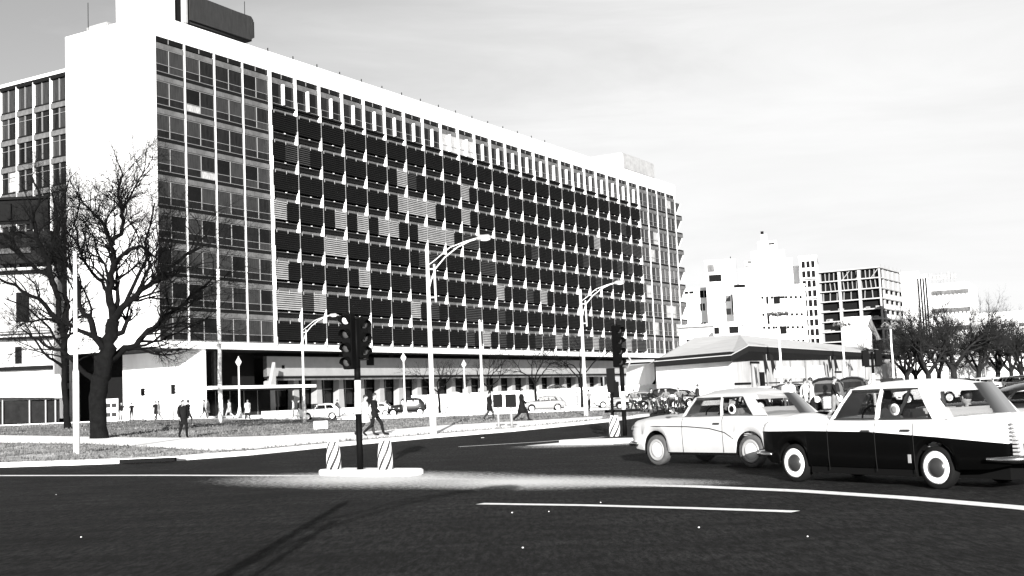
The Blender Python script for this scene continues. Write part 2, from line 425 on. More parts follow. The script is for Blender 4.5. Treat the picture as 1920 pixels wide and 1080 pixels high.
# paper scraps on the asphalt
b = MB()
for px, py in ((152, 1008), (105, 928), (960, 962), (1029, 960), (980, 1028), (1126, 943), (1514, 1007), (1310, 990),):
    x, y = gp(px, py); s = rnd.uniform(.004, .009)
    b.box(x-s, x+s*1.5, y-s*2, y+s*2, .004, .012, 'white_paint')
for px, py in ((913, 812), (940, 810), (993, 812), (1030, 806), (1060, 806), (1083, 804), (1117, 801), (905, 820)):
    x, y = gp(px, py); s = rnd.uniform(.04, .09)
    b.box(x-s, x+s*1.5, y-.5, y-.5+s*2, .004, .05, 'white_paint')
tag(b.build('litter'), 'white scraps of paper scattered on the dark asphalt', 'litter', kind='stuff')

# ------------------------------------------------------------------ office block
BX, BY, BROT = -38.0015, 128.95, PI/2-.531842
W, NB, PT = 4.645, 31, 3.675
def bw_(lx, ly, z=0):
    return Vector((BX+math.cos(BROT)*lx-math.sin(BROT)*ly, BY+math.sin(BROT)*lx+math.cos(BROT)*ly, z))
off = thing('office_building', 'long modernist office block with white end wall and grid facade of dark louvers', 'building', (BX, BY, 0), BROT)
LB = NB*W
zb = [38.8-PT*k for k in range(9)]                 # window sills, top row first
ztop = 42.7
def part(mb, name, parent=off, **k): return mb.build(name, parent, **k)
# end wall, parapet, roof, core
part(MB().box(-.02, .38, -.05, 14.1, 8.55, 45.1, 'white_wall'), 'end_wall')
part(MB().box(.38, LB+.4, -.05, .4, ztop, 45.1, 'roof_white').box(.38, LB+.4, 13.7, 14.1, ztop, 45.1, 'roof_white').box(LB, LB+.4, .4, 13.7, ztop, 45.1, 'roof_white'), 'parapet')
part(MB().box(.38, LB, .4, 13.7, 44.1, 44.4, 'roof_white'), 'roof')
part(MB().box(.38, LB-.6, .75, 13.6, 9.4, 44.1, 'dark'), 'core')
part(MB().box(.38, LB, 13.62, 14.08, 9.4, ztop, 'white_wall'), 'rear_wall')
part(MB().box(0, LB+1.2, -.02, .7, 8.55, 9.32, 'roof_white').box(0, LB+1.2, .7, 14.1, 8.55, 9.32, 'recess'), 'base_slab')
# vertical fins
fin_end = MB().box(-.055, .055, -.08, .5, 9.32, 42.7, 'fin').mesh('fin')
fin_thick = MB().box(-.15, .15, -.25, .5, 9.32, 42.78, 'fin').mesh('fin')
fin_main = MB().box(-.025, .025, -.36, -.3, 9.0, zb[0]-.1, 'frame').mesh('fin')
g1 = MB()
zt1 = zb[0]-.15
g1.box(-.06, .06, -.3, .5, zt1+.05, 42.7, 'fin')
fin_top = g1.mesh('fin')
for i in range(1, NB+1):
    if i in (4, 27): me = fin_thick
    elif 4 < i < 27: me = fin_main
    else: me = fin_end
    link(me, 'fin', off, (i*W, 0, 0))
    if 4 < i < 27: link(fin_top, 'fin', off, (i*W, 0, 0))
# triangular brackets under the louvers at every floor
br = MB().prism([(-.04, .2, -1.0), (-.04, -.37, -1.0), (-.04, -.37, .7), (-.04, -.33, .7), (-.04, .05, -.1), (-.04, .2, -.3)], (.08, 0, 0), 'fin').mesh('bracket')
brb = MB().prism([(-.04, -.02, -.75), (-.04, -.37, -.1), (-.04, -.37, .7), (-.04, -.33, .7), (-.04, .05, -.02), (-.04, .05, -.6)], (.08, 0, 0), 'fin').mesh('bracket')
for k in range(9):
    for i in range(4, 28):
        link(brb if k == 8 else br, 'bracket', off, (i*W, 0, zb[k]))
# spandrel panels: one per bay and floor
sp_main = MB().box(.05, W-.05, .28, .6, -1.0, -.5, 'spandrel').mesh('spandrel_panel')
sp_end = MB().box(.08, W-.08, .0, .5, -.98, -.42, 'spandrel').mesh('spandrel_panel')
for k in range(8):
    for i in range(NB):
        link(sp_end if (i < 4 or i > 26) else sp_main, 'spandrel_panel', off, (i*W, 0, zb[k]))
for i in range(NB): link(sp_end, 'spandrel_panel', off, (i*W, 0, zb[0]+PT-.04))
# floor slabs coloured black in place of the shadow above each spandrel
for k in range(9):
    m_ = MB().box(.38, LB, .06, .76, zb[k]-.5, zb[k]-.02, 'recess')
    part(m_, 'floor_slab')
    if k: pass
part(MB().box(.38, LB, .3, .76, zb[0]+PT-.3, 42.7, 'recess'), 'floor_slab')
# maintenance rails in front of the louvers
for k in range(1, 9):
    m_ = MB().box(4*W, 27*W, -.3, -.26, zb[k]-.02, zb[k]+.03, 'spandrel')
    for i in range(4, 27): m_.box((i+.5)*W-.12, (i+.5)*W+.12, -.32, -.24, zb[k]+.04, zb[k]+.12, 'fin')
    part(m_, 'rail')
for k in (0,):
    part(MB().box(4*W, 27*W, -.2, .3, zb[k]-.26, zb[k]-.1, 'recess'), 'ledge')
# windows (frame > pane)
def window_mesh(w, h, inset=.14, mid_heavy=False, transom=.55):
    m_ = MB(); t = .05
    for x in (.1, w/2-t/2 if not mid_heavy else w/2-.085, w-.1-t):
        ww = .17 if (mid_heavy and 0.3 < x < w-.3) else t
        m_.box(x, x+ww, inset-(.06 if ww == t else .4), inset+.05, .0, h, 'frame' if ww == t else 'fin')
    for z in (0, h*(.32 if transom else 0), h-t):
        m_.box(.1, w-.1, inset-.06, inset+.04, z, z+t, 'frame')
    return m_.mesh('window')
hw = PT-1.02-.04
wm_end = window_mesh(W, hw, inset=.06)
wm_top = window_mesh(W, hw, inset=.06, mid_heavy=True)
panes = {}
def pane(mat_, x0, x1, z0, z1, y=.17):
    key = (mat_, round(x0, 2), round(z0, 2), y)
    if key not in panes: panes[key] = MB().box(x0, x1, y, y+.03, z0, z1, mat_).mesh('pane')
    return panes[key]
rw = random.Random(11)
def window(i, k, mesh_, parent=off):
    o = link(mesh_, 'window', parent, (i*W, 0, zb[k]))
    near = i < 4
    for s in (0, 1):
        for v in (0, 1):
            z0, z1 = (0, hw*.32) if v == 0 else (hw*.32, hw)
            x0, x1 = (.12, W/2) if s == 0 else (W/2, W-.12)
            q = rw.random()
            if i < 4:
                if v: mm = 'glass_grey' if q < (.62 if s == 0 else .3) else ('glass_mid' if q < .8 else 'glass_dark')
                else: mm = 'glass_mid' if q < .8 else ('glass_grey' if q < .93 else 'glass_lit')
                if i == 0 and q < .8: mm = 'glass_grey' if v else 'glass_mid'
            elif i > 26: mm = 'glass_grey' if q < .8 else ('glass_lit' if q < .9 else 'glass_mid')
            else: mm = 'glass_dark' if q < .8 else 'glass_mid'
            if k == 0 and i in (12, 13): mm = 'glass_lit'
            if k == 0 and i in (19,): mm = 'glass_grey'
            yp = .08
            if near or k == 0: link(pane(mm, x0, x1, z0, z1, yp), 'pane', o)
            elif v == 0: link(pane(mm, x0, x1, 0, hw), 'pane', o)
for k in range(9):
    for i in list(range(4))+list(range(27, 31)): window(i, k, wm_end)
for i in range(4, 27): window(i, 0, wm_top)
# slot windows under the parapet
for i in range(NB):
    o = link(MB().box(.1, W-.1, .1, .14, 0, 1.05, 'glass_dark').box(W/2-.03, W/2+.03, .04, .1, 0, 1.05, 'frame').mesh('slot_window') if i == 0 else slot_me, 'slot_window', off, (i*W, 0, zb[0]+PT-.32))
    slot_me = o.data
# window strips behind the louvers
for k in range(1, 9): part(MB().box(4*W+.2, 27*W-.2, .5, .54, zb[k], zb[k]+hw, 'glass_dark'), 'glazing_strip')
# louver screens: two halves per bay, each a rack of slats
def louver_mesh(a, bb):
    m_ = MB(); z0, z1, y = .32, hw+.04, -.3
    for s, mm in ((0, a), (1, bb)):
        x0, x1 = (.05, W/2-.03) if s == 0 else (W/2+.03, W-.05)
        m_.box(x0, x1, y+.04, y+.07, z0, z1, 'recess' if mm == 'louver_light' else 'black_board')
        n = 9
        for j in range(n):
            z = z0+(z1-z0)*(j+.5)/n
            hgt = .055 if mm != 'louver_light' else .075
            m_.prism([(x0, y+.02, z-hgt), (x0, y-.05, z-hgt-.012), (x0, y-.05, z-hgt+.012), (x0, y+.02, z+hgt)], (x1-x0, 0, 0), mm)
    # hinge arms at the head
    for x in (.35, W/2+.05):
        m_.prism([(x, y-.06, z1+.1), (x+.06, y-.06, z1+.1), (x-.1, y-.2, z1-.32), (x-.16, y-.2, z1-.32)], (0, .05, 0), 'column')
    return m_.mesh('louver_screen')
LM = {}
def lv(a, bb):
    if (a, bb) not in LM: LM[(a, bb)] = louver_mesh(a, bb)
    return LM[(a, bb)]
D, Gy, L = 'louver', 'louver_grey', 'louver_light'
special = {(1, 9): (D, D), (1, 5): (D, L) if False else (D, D),
  (2, 4): (D, Gy), (2, 5): (Gy, D), (2, 9): (D, L), (2, 10): (Gy, D), (3, 9): (D, L), (3, 10): (L, L), (3, 11): (L, D), (3, 13): (L, D),
  (3, 19): (D, D), (4, 10): (D, L), (4, 11): (L, L), (5, 4): (L, D) if False else (D, D), (4, 4): (L, D), (4, 6): (D, L), (4, 7): (D, L), (4, 8): (D, L), (4, 9): (L, D),
  (3, 24): (D, D), (4, 26): (D, D), (5, 6): (L, L), (5, 11): (Gy, D), (6, 4): (L, D), (6, 7): (D, L), (7, 4): (L, L), (7, 5): (Gy, L), (6, 15): (L, D), (6, 18): (L, D), (6, 26): (D, Gy),
  (5, 10): (D, Gy), (5, 14): (Gy, Gy), (7, 10): (L, D), (8, 14): (L, D), (8, 13): (Gy, D), (4, 25): (D, Gy), (3, 26): (Gy, Gy), (3, 22): (D, L), (2, 13): (L, D), (6, 17): (Gy, D), (7, 13): (Gy, Gy), (4, 13): (Gy, Gy),
  (4, 12): (L, D), (2, 3): (D, D)}
for i in range(18, 27): special[(8, i)] = (L, Gy) if i % 3 == 1 else (Gy, Gy)
special[(8, 17)] = (D, Gy)
for k in range(1, 9):
    for i in range(4, 27):
        a, bb = special.get((k, i), (D, D))
        if (a, bb) == (D, D) and rw.random() < .12: a, bb = rw.choice([(D, Gy), (Gy, D), (Gy, Gy)]) if i > 10 else (D, D)
        o = link(lv(a, bb), 'louver_screen', off, (i*W, 0, zb[k]))
# right end: stepped slabs and inward sloping end walls
for k in range(9):
    z = zb[k]
    part(MB().box(LB, LB+3.4, -.06, .5, z-1.02, z-.3, 'spandrel').box(LB, LB+3.2, -.1, 6, z-.3, z-.02, 'recess')
         .prism([(LB, .1, z), (LB+.6, .1, z), (LB+3.1, .1, z+hw), (LB, .1, z+hw)], (0, .06, 0), 'glass_grey')
         .prism([(LB+.5, -.05, z), (LB+.7, -.05, z), (LB+3.3, -.05, z+hw), (LB+3.1, -.05, z+hw)], (0, .15, 0), 'fin'), 'end_bay')
# ground floor: wall below the end, podium, arcade columns
z0 = .2
part(MB().box(7.0, 7.4, .3, 13.2, z0, 8.55, 'white_wall'), 'lower_wall')
part(MB().box(7.4, 21.9, 6.5, 6.8, z0, 8.55, 'recess').box(7.4, 21.9, 12, 12.3, z0, 8.55, 'dark').box(12.6, 13.0, 4.2, 4.6, 4.4, 8.55, 'stone').box(13.4, 13.5, 4.1, 4.2, 4.4, 8.55, 'frame'), 'entrance_wall')
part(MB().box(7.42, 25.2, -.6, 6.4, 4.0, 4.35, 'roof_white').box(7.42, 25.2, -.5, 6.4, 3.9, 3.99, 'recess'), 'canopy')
part(MB().prism([(19.6, 1.8, 4.36), (20.6, 1.8, 4.36), (20.5, 1.8, 7.2)], (0, .5, 0), 'column'), 'entrance_sculpture')
for i in range(6):
    o = part(MB().box(9.2+i*2.4, 9.25+i*2.4, 5.4, 5.5, z0, 3.9, 'frame').box(9.25+i*2.4, 11.55+i*2.4, 5.44, 5.47, z0, 3.9, 'glass_dark'), 'entrance_glazing')
part(MB().box(21.9, 127, 4.4, 5.0, 5.55, 8.1, 'stone').box(21.88, 127.02, 4.38, 4.4, 5.62, 8.05, 'column'), 'podium_wall')
part(MB().box(21.9, 127, 4.2, 4.9, 5.3, 5.54, 'recess').box(21.9, 127, 4.28, 4.38, 5.05, 5.28, 'spandrel'), 'podium_beam')
part(MB().box(21.9, 127, 11.0, 11.3, 1.2, 8.5, 'dark').box(21.9, 127, 5.0, 11.3, 8.1, 8.5, 'dark'), 'podium_interior')
col = MB().prism([(-.62, 0, 0), (.62, 0, 0), (.45, 0, 3.85), (-.45, 0, 3.85)], (0, 1.0, 0), 'column').mesh('column')
glz = {}
for mm in ('glass_dark', 'glass_mid', 'glass_lit'):
    glz[mm] = MB().box(.7, W-.7, 0, .05, .5, 3.85, mm).box(W/2-.04, W/2+.04, -.06, 0, .0, 3.85, 'frame').box(.7, W-.7, -.06, 0, 2.6, 2.66, 'frame').mesh('shop_window')
for i in range(6, 28):
    link(col, 'column', off, (i*W-.5+1.5-3.2, 7.0, 1.3))
    link(glz[rw.choice(['glass_dark', 'glass_dark', 'glass_mid'])], 'shop_window', off, (i*W-2.2, 8.2, 1.3))
part(MB().box(21.9, 128, .8, 11.0, .0, 1.3, 'concrete').box(21.9, 128, .4, .8, 0, .9, 'kerb').box(21.9, 128, 0, .4, 0, .5, 'kerb'), 'arcade_floor')
# openings in the podium band
for v_ in ((24.6, 25.05, 6.55, 6.95), (42, 43.6, 7.0, 8.1), (36, 37.3, 8.1, 8.5), (47, 48.3, 8.1, 8.5)):
    part(MB().box(v_[0], v_[1], 4.3, 4.37, v_[2], v_[3], 'recess'), 'podium_vent')
# roof structures
part(MB().box(.3, 3.75, .45, 6.0, 44.4, 53, 'roof_white'), 'roof_shaft')
part(MB().box(3.78, 5.0, .8, 5.0, 44.4, 53, 'recess'), 'shaft_slot')  # black box, the shade of the gap beside the shaft put into its colour
part(MB().prism([(5.6, .3, 45.6), (15.6, .3, 45.6), (16.4, -.1, 46.0), (16.4, -.1, 48.6), (15.9, .3, 49.0), (5.6, .3, 49.2)], (0, 5.5, 0), 'tank'), 'water_tank', bevel=.4)
part(MB().box(6.5, 15, 1.5, 5, 44.4, 45.7, 'recess'), 'tank_stand')
part(MB().box(5.05, 5.55, .2, 6, 45.3, 51, 'tank_pale'), 'tank_end', bevel=.1)
part(MB().box(124, 139.5, 2.2, 10, 45.9, 49.4, 'tank_pale'), 'roof_box', bevel=.3)
part(MB().box(126, 138.4, 2.6, 9, 44.4, 45.9, 'recess'), 'roof_box_stand')
part(MB().box(2, 9, 9.5, 13, 44.4, 46.6, 'tank_pale').box(3, 6, 4.8, 7.5, 44.4, 49.6, 'tank_pale'), 'roof_box', bevel=.15)
for x_, y_, za, zc in ((2, 12.6, 45, 49.4), (3, 5.2, 49.5, 52), (15.2, .6, 49, 50.6)):
    part(MB().tube([(x_, y_, za), (x_, y_, zc)], .04, 'black_metal', 5), 'antenna')
stud = MB().tube([(0, 0, 45.1), (0, 0, 45.55)], .07, 'black_metal', 5).mesh('roof_stud')
for i in range(4, 20): link(stud, 'roof_stud', off, (i*W, .1, 0))

# left wing behind
wing = thing('office_wing', 'rear glass-walled wing of the office block left of the white end wall', 'building', (BX, BY, 0), BROT)
WX = 9.0
wz = [41.55-3.55*k for k in range(11)]
part(MB().box(WX+.5, WX+14, 14.15, 75, .3, 44.9, 'dark'), 'core', wing)
part(MB().box(WX-.1, WX+14, 14.15, 75, 44.9, 45.3, 'roof_white'), 'roof', wing)
part(MB().box(WX-.04, WX+.5, 14.15, 75, 44.4, 44.9, 'recess'), 'roof_gap', wing)
wf = MB().box(WX-.05, WX+.5, -.06, .06, .5, 44.6, 'fin').mesh('fin')
B2 = 3.3; y0w = 24.75
for j in range(0, 13): link(wf, 'fin', wing, (0, y0w+j*B2, 0))
spw = MB().box(WX-.02, WX+.5, .1, B2-.1, -.95, -.3, 'spandrel').mesh('spandrel_panel')
for k in range(11):
    part(MB().box(WX+.2, WX+.52, 20, 75, wz[k]-.3, wz[k], 'recess'), 'floor_slab', wing)
    for j in range(0, 10): link(spw, 'spandrel_panel', wing, (0, y0w+j*B2, wz[k]))
wh = 3.55-.95
wwm = {}
for big in (0, 1):
    h_ = 2.95 if big else wh
    m_ = MB().box(WX+.15, WX+.3, B2*.55-.04, B2*.55+.04, 0, h_, 'frame')
    if not big: m_.box(WX+.18, WX+.3, .1, B2-.1, h_*.72, h_*.72+.05, 'frame')
    wwm[big] = m_.mesh('window')
wp = {}
for mm in ('glass_grey', 'glass_mid', 'glass_dark', 'glass_lit'):
    for big in (0, 1):
        for s in (0, 1):
            h_ = 2.95 if big else wh
            wp[(mm, big, s)] = MB().box(WX+.3, WX+.34, .1 if s == 0 else B2*.55, B2*.55 if s == 0 else B2-.1, 0, h_, mm).mesh('pane')
for k in range(-1, 10):
    for j in range(0, 9):
        big = 1 if k == -1 else 0
        o = link(wwm[big], 'window', wing, (0, y0w+j*B2, wz[0] if big else wz[k+1]))
        for s in (0, 1):
            q = rw.random(); mm = 'glass_grey' if big else ('glass_mid' if q < .6 else ('glass_grey' if q < .8 else ('glass_lit' if q < .86 and k < 4 else 'glass_dark')))
            link(wp[(mm, big, s)], 'pane', o)

# white parapet wall of the raised drive in front of the arcade
pw = thing('parapet_wall', 'long low white wall in front of the arcade behind the parked grey car', 'wall')
a = hpx(772, 0, 152); c = hpx(1235, 0, 158)
pw_m = MB().prism([(a.x, a.y, 0), (c.x, c.y, 0), (c.x, c.y, 2.55), (a.x, a.y, 2.35)], (.2, .5, 0), 'white_wall')
pw_m.build('wall', pw)
MB().prism([(a.x-.05, a.y-.06, 2.36), (c.x, c.y-.06, 2.56), (c.x, c.y-.06, 2.68), (a.x-.05, a.y-.06, 2.48)], (.25, .62, 0), 'kerb').build('coping', pw)
o = MB().prism([(a.x, a.y+.6, 0), (c.x, c.y+.6, 0), (c.x+8, c.y+22, 0), (a.x+2, a.y+16, 0)], (0, 0, 1.35), 'concrete').build('raised_drive'); o['kind'] = 'structure'

# ------------------------------------------------------------------ low pavilion on the right
pav = thing('market_pavilion', 'long low pale pavilion with hipped roof and deep dark eaves behind the cars', 'building')
A = hpx(1408, 0, 112); Bq = hpx(1374, 0, 109); Cq = hpx(1229, 0, 120); Dq = hpx(1688, 0, 172)
Aw = hpx(1409, 0, 114); Bw_ = hpx(1376, 0, 110.2); Cw = hpx(1232, 0, 121.3); Dw = hpx(1682, 0, 171.5)
def wall_seg(a, c, z0, z1, m, name='wall', th=.3, parent=pav):
    return MB().prism([(a.x, a.y, z0), (c.x, c.y, z0), (c.x, c.y, z1), (a.x, a.y, z1)], (0, th, 0), m).build(name, parent)
wall_seg(Cw, Bw_, 0, 4.2, 'white_wall'); wall_seg(Bw_, Aw, 0, 4.2, 'dirty_white'); wall_seg(Aw, Dw, 0, 4.98, 'dirty_white')
EZ = 5.5; EB = 4.6; EV = {}
ridge0 = hpx(1392, 8.3, 150); ridge1 = hpx(1672, 6.8, 196); ridgeL = hpx(1308, 8.3, 152)
P3 = lambda p, z: (p.x, p.y, z-(EZ-EB if (p is Bq or p is Cq or p is Bw_ or p is Cw) else 0))
rf = MB()
e = [P3(Cq, EZ-.1), P3(Bq, EZ), P3(A, EZ), P3(Dq, EZ-.1)]
for dz in (0,):
    rf.quad(P3(Bq, EZ), P3(A, EZ), tuple(ridge0), tuple(ridge0), 'roof_sheet') if False else None
    rf.add([P3(Bq, EZ), P3(A, EZ), tuple(ridge0)], [(0, 1, 2)], 'roof_sheet')
    rf.add([P3(Cq, EZ), P3(Bq, EZ), tuple(ridge0), tuple(ridgeL)], [(0, 1, 2, 3)], 'roof_sheet')
    rf.add([P3(A, EZ), P3(Dq, EZ), tuple(ridge1), tuple(ridge0)], [(0, 1, 2, 3)], 'roof_sheet')
    bl = hpx(1205, EZ, 185); br_ = hpx(1700, EZ, 215)
    rf.add([tuple(ridge0), tuple(ridge1), tuple(br_), tuple(bl), tuple(ridgeL)], [(0, 1, 2, 3, 4)], 'roof_sheet')
    rf.add([P3(Cq, EZ), tuple(ridgeL), tuple(bl)], [(0, 1, 2)], 'roof_sheet')
    rf.add([P3(Dq, EZ), tuple(br_), tuple(ridge1)], [(0, 1, 2)], 'roof_sheet')
rf.build('roof', pav)
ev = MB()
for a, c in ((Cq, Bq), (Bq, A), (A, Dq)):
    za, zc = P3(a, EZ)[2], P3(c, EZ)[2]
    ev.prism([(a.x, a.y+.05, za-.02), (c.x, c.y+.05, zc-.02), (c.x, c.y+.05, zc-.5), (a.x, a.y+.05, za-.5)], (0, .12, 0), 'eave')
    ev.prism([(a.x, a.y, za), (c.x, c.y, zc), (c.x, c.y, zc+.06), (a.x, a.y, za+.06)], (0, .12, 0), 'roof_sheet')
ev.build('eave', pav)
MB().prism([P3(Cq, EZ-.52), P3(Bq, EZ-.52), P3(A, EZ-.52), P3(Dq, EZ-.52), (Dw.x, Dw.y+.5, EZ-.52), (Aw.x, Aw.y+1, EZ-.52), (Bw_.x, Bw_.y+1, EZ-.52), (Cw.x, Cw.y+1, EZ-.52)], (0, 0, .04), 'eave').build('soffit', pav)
def on_wall(px0, px1, z0, z1, a, c, m, name, th=.12, proud=.12):
    def pt(px):
        v = ray(px, 700); # intersect with wall line a-c
        dx, dy = c.x-a.x, c.y-a.y; k = (a.x*dy-a.y*dx)/(v.x*dy-v.y*dx); return v.x*k, v.y*k
    p0, p1 = pt(px0), pt(px1)
    return MB().prism([(p0[0], p0[1]-proud, z0), (p1[0], p1[1]-proud, z0), (p1[0], p1[1]-proud, z1), (p0[0], p0[1]-proud, z1)], (0, th, 0), m).build(name, pav)
on_wall(1376, 1407, 1.95, 2.15, Bw_, Aw, 'recess', 'dado_strip')
on_wall(1425, 1680, 2.0, 2.1, Aw, Dw, 'recess', 'dado_strip')
on_wall(1452, 1508, 2.5, 3.6, Aw, Dw, 'white_wall', 'sign_panel')
on_wall(1424, 1433, .9, 3.1, Aw, Dw, 'recess', 'doorway')
on_wall(1408, 1422, 0, 4.1, Aw, Dw, 'dirty_white', 'gate_pier', .5, .5)
on_wall(1407, 1423, 3.9, 4.1, Aw, Dw, 'recess', 'pier_cap', .6, .6)
on_wall(1514, 1548, 1.0, 3.8, Aw, Dw, 'white_wall', 'notice_board')
on_wall(1565, 1578, 3.0, 3.2, Aw, Dw, 'recess', 'shelf')
for k, px in enumerate(range(1440, 1676, 14)):
    on_wall(px, px+1.2, .5, 4.7, Aw, Dw, 'frame' if k % 2 else 'dirty_white', 'wall_batten', .1, .1)
# banners in front of it
for px, z, lab in ((1440, 4.4, 'dark pennant flags on thin pole before the pavilion wall'), (1560, 4.6, 'pair of dark hanging flags near the middle of pavilion wall')):
    p = hpx(px, 0, 110 if px < 1500 else 135); g0 = gz(p.x, p.y)
    t = thing('flag_pole', lab, 'flag', (p.x, p.y, g0))
    MB().tube([(0, 0, 0), (0, 0, z)], .04, 'grey_metal', 5).build('pole', t)
    for s_, dx in ((0, -.35), (1, .3)):
        MB().prism([(dx, -.05, z), (dx+.25, -.05, z-.1), (dx+.55, -.05, z-1.7), (dx+.35, -.05, z-1.3), (dx+.15, -.05, z-1.9)], (0, .03, 0), 'black_board').build('flag', t)
# small white annexe joining the pavilion and the office block
anx = thing('white_annexe', 'white flat roofed annexe between office block and pavilion', 'building')
a = hpx(1176, 0, 176); c = hpx(1229, 0, 166)
MB().prism([(a.x, a.y, 0), (c.x, c.y, 0), (c.x, c.y, 5.6), (a.x, a.y, 5.6)], (3, 14, 0), 'white_wall').build('wall', anx)
MB().prism([(a.x-2, a.y-2.5, 6.0), (c.x, c.y-.5, 5.8), (c.x+6, c.y+20, 6.4), (a.x, a.y+20, 6.9)], (0, 0, .22), 'roof_sheet').build('roof', anx)
MB().prism([(a.x-.8, a.y-1.8, 5.75), (c.x, c.y-.3, 5.6), (c.x, c.y-.3, 5.98), (a.x-.8, a.y-1.8, 5.98)], (.1, .5, 0), 'eave').build('eave', anx)
MB().prism([(c.x-2.6, c.y-.6, 0), (c.x, c.y-.3, 0), (c.x, c.y-.3, 3.4)], (0, .1, 0), 'eave').build('awning_side', anx)

# ------------------------------------------------------------------ far buildings
def rect_building(name, label, px0, px1, ytop, Y, depth, m, ry=0, ybot=745):
    """box whose front spans image columns px0..px1 at distance Y"""
    p0 = hpx(px0, 0, Y); p1 = hpx(px1, 0, Y); z = at((px0+px1)/2, ytop, Y).z
    if not ry: ry = -math.atan2(p0.x, Y)-.03
    w = (p1.x-p0.x)*math.cos(ry)*.99
    t = thing(name, label, 'building', (p0.x, Y, 0), ry)
    MB().box(0, w, 0, depth, -.5, z, m).build('wall', t)
    MB().box(-.15, w+.15, -.15, depth+.15, z, z+.35, m).build('cornice', t)
    return t, w, z
def add_windows(t, mesh_key, xs, zs, ww, hh, m='recess', y=-.03, name='window', frame=None):
    me = MB().box(-ww/2, ww/2, y, y+.25, 0, hh, m)
    if frame:
        me.box(-ww/2-.12, ww/2+.12, y-.1, y+.1, -.15, 0, frame).box(-.05, .05, y-.04, y, 0, hh, frame)
    me = me.mesh(name)
    for x in xs:
        for z in zs: link(me, name, t, (x, 0, z))
t, w, z = rect_building('old_white_building', 'low white old building with dark cornice line right of office block', 1279, 1352, 612, 215, 16, 'bg_white')
MB().box(-.5, w+.4, -.5, 0, z-.25, z, 'spandrel').build('moulding', t)
add_windows(t, 0, [w*.24, w*.41, w*.5], [z-5.2], .9, 3.0); add_windows(t, 0, [w*.75, w*.86], [z-3.9], .5, 1.5)
t, w, z = rect_building('white_block', 'plain white block with few tiny openings behind the old building', 1284, 1340, 543, 270, 14, 'bg_white')
add_windows(t, 0, [w*.22, w*.4], [z-.9], 1.0, .6); add_windows(t, 0, [w*.75, w*.9], [z-1.9], .9, 1.6); add_windows(t, 0, [w*.7, w*.8], [z-9, z-4.8, z-13.5], .45, 1.6)
t, w, z = rect_building('white_tower_block', 'white apartment tower with three shuttered balconies facing the square', 1335, 1392, 490, 260, 16, 'bg_white')
def zpx(px, py, Y): return at(px, py, Y).z
MB().box(w*.1, w*.52, -.1, .6, zpx(1350, 528, 260), zpx(1350, 515, 260), 'recess').build('balcony_opening', t)
for y0_, y1_ in ((555, 543), (583, 570)):
    za, zc = zpx(1352, y0_, 260), zpx(1352, y1_, 260)
    o = MB().box(w*.12, w*.52, -.1, .3, za, zc, 'recess').build('shutter', t)
    for j in range(6): MB().box(w*.15+j*w*.065, w*.15+j*w*.065+.28, -.2, -.1, za, zc, 'bg_white').build('slat', o)
MB().box(w*.82, w*.86, -.1, .3, zpx(1383, 590, 260), zpx(1383, 553, 260), 'recess').build('window', t)
add_windows(t, 0, [w*.7], [zpx(1376, 565, 260), zpx(1376, 590, 260)], 1.0, 1.3, 'spandrel')
MB().box(w*.06, w*.3, -.1, .3, z-2.2, z-.6, 'spandrel').build('window', t)
MB().tube([(w*.92, 1, z-6), (w*.86, 1, z+1)], .08, 'black_metal', 4).build('antenna', t)
t, w, z = rect_building('stepped_white_tower', 'tall stepped white tower with a small dark lantern on top', 1398, 1512, 505, 300, 20, 'bg_white')
zz = z
for a_, b__, yt in ((.1, .9, 485), (.22, .78, 468), (.34, .66, 450), (.4, .5, 437)):
    z1_ = zpx(1450, yt, 300); MB().box(w*a_, w*b__, 3, 17, zz, z1_, 'bg_white').build('tier', t); zz = z1_
MB().box(w*.4, w*.45, 4, 6, zz, zz+.9, 'black_metal').build('lantern', t)
MB().box(w*.52, w*.62, 2.7, 3, zpx(1458, 457, 300), zpx(1458, 454, 300), 'recess').build('window', t)
MB().box(w*.15, w*.22, -.2, 0, zpx(1424, 494, 300), zpx(1424, 489, 300), 'spandrel').build('window', t)
t, w, z = rect_building('white_office_block', 'broad white block with rows of small awninged windows above the pavilion', 1384, 1521, 540, 250, 16, 'bg_white')
MB().box(w*.02, w*.18, -.1, .3, z+.35, z+1.0, 'recess').build('roof_opening', t)
MB().tube([(w*.36, .3, z+.5), (w+.2, .3, z-.7)], .06, 'black_metal', 4).build('roof_rail', t)
rx = random.Random(5)
for j, py in enumerate((556, 588, 612, 637)):
    for k in range(9):
        px = 1440+k*9; zc = zpx(px, py, 250)
        h_ = rx.choice([.5, .6, 1.6, 2.2]) if k in (1, 3, 4) else .55
        ww = 1.3 if k in (3, 4) else .5
        MB().box((px-1384)/137*w-ww/2, (px-1384)/137*w+ww/2, -.12, .2, zc-h_, zc, 'recess').build('window', t)
t, w, z = rect_building('cafe_terrace', 'low white terrace with dark awning openings above the pavilion roof', 1344, 1398, 608, 200, 10, 'bg_white')
for a_, b__ in ((.02, .2), (.55, .88)): MB().box(w*a_, w*b__, -.15, .3, z-1.5, z-.4, 'recess').build('opening', t)
for j in range(5): MB().box(w*(.24+j*.06), w*(.26+j*.06), -.15, .2, z-1.8, z-.5, 'spandrel').build('post', t)
t, w, z = rect_building('window_tower', 'narrow white tower with three columns of dark windows beside the concrete frame', 1513, 1546, 482, 290, 18, 'bg_white')
for j in range(9):
    zc = zpx(1530, 494+j*18.2, 290)
    add_windows(t, 0, [w*.22, w*.5, w*.78], [zc-1.0], .85, 1.6, 'recess')
    if j in (1, 3): MB().box(.2, w-.2, -.3, 0, zc-1.6, zc-1.35, 'spandrel').build('ledge', t)

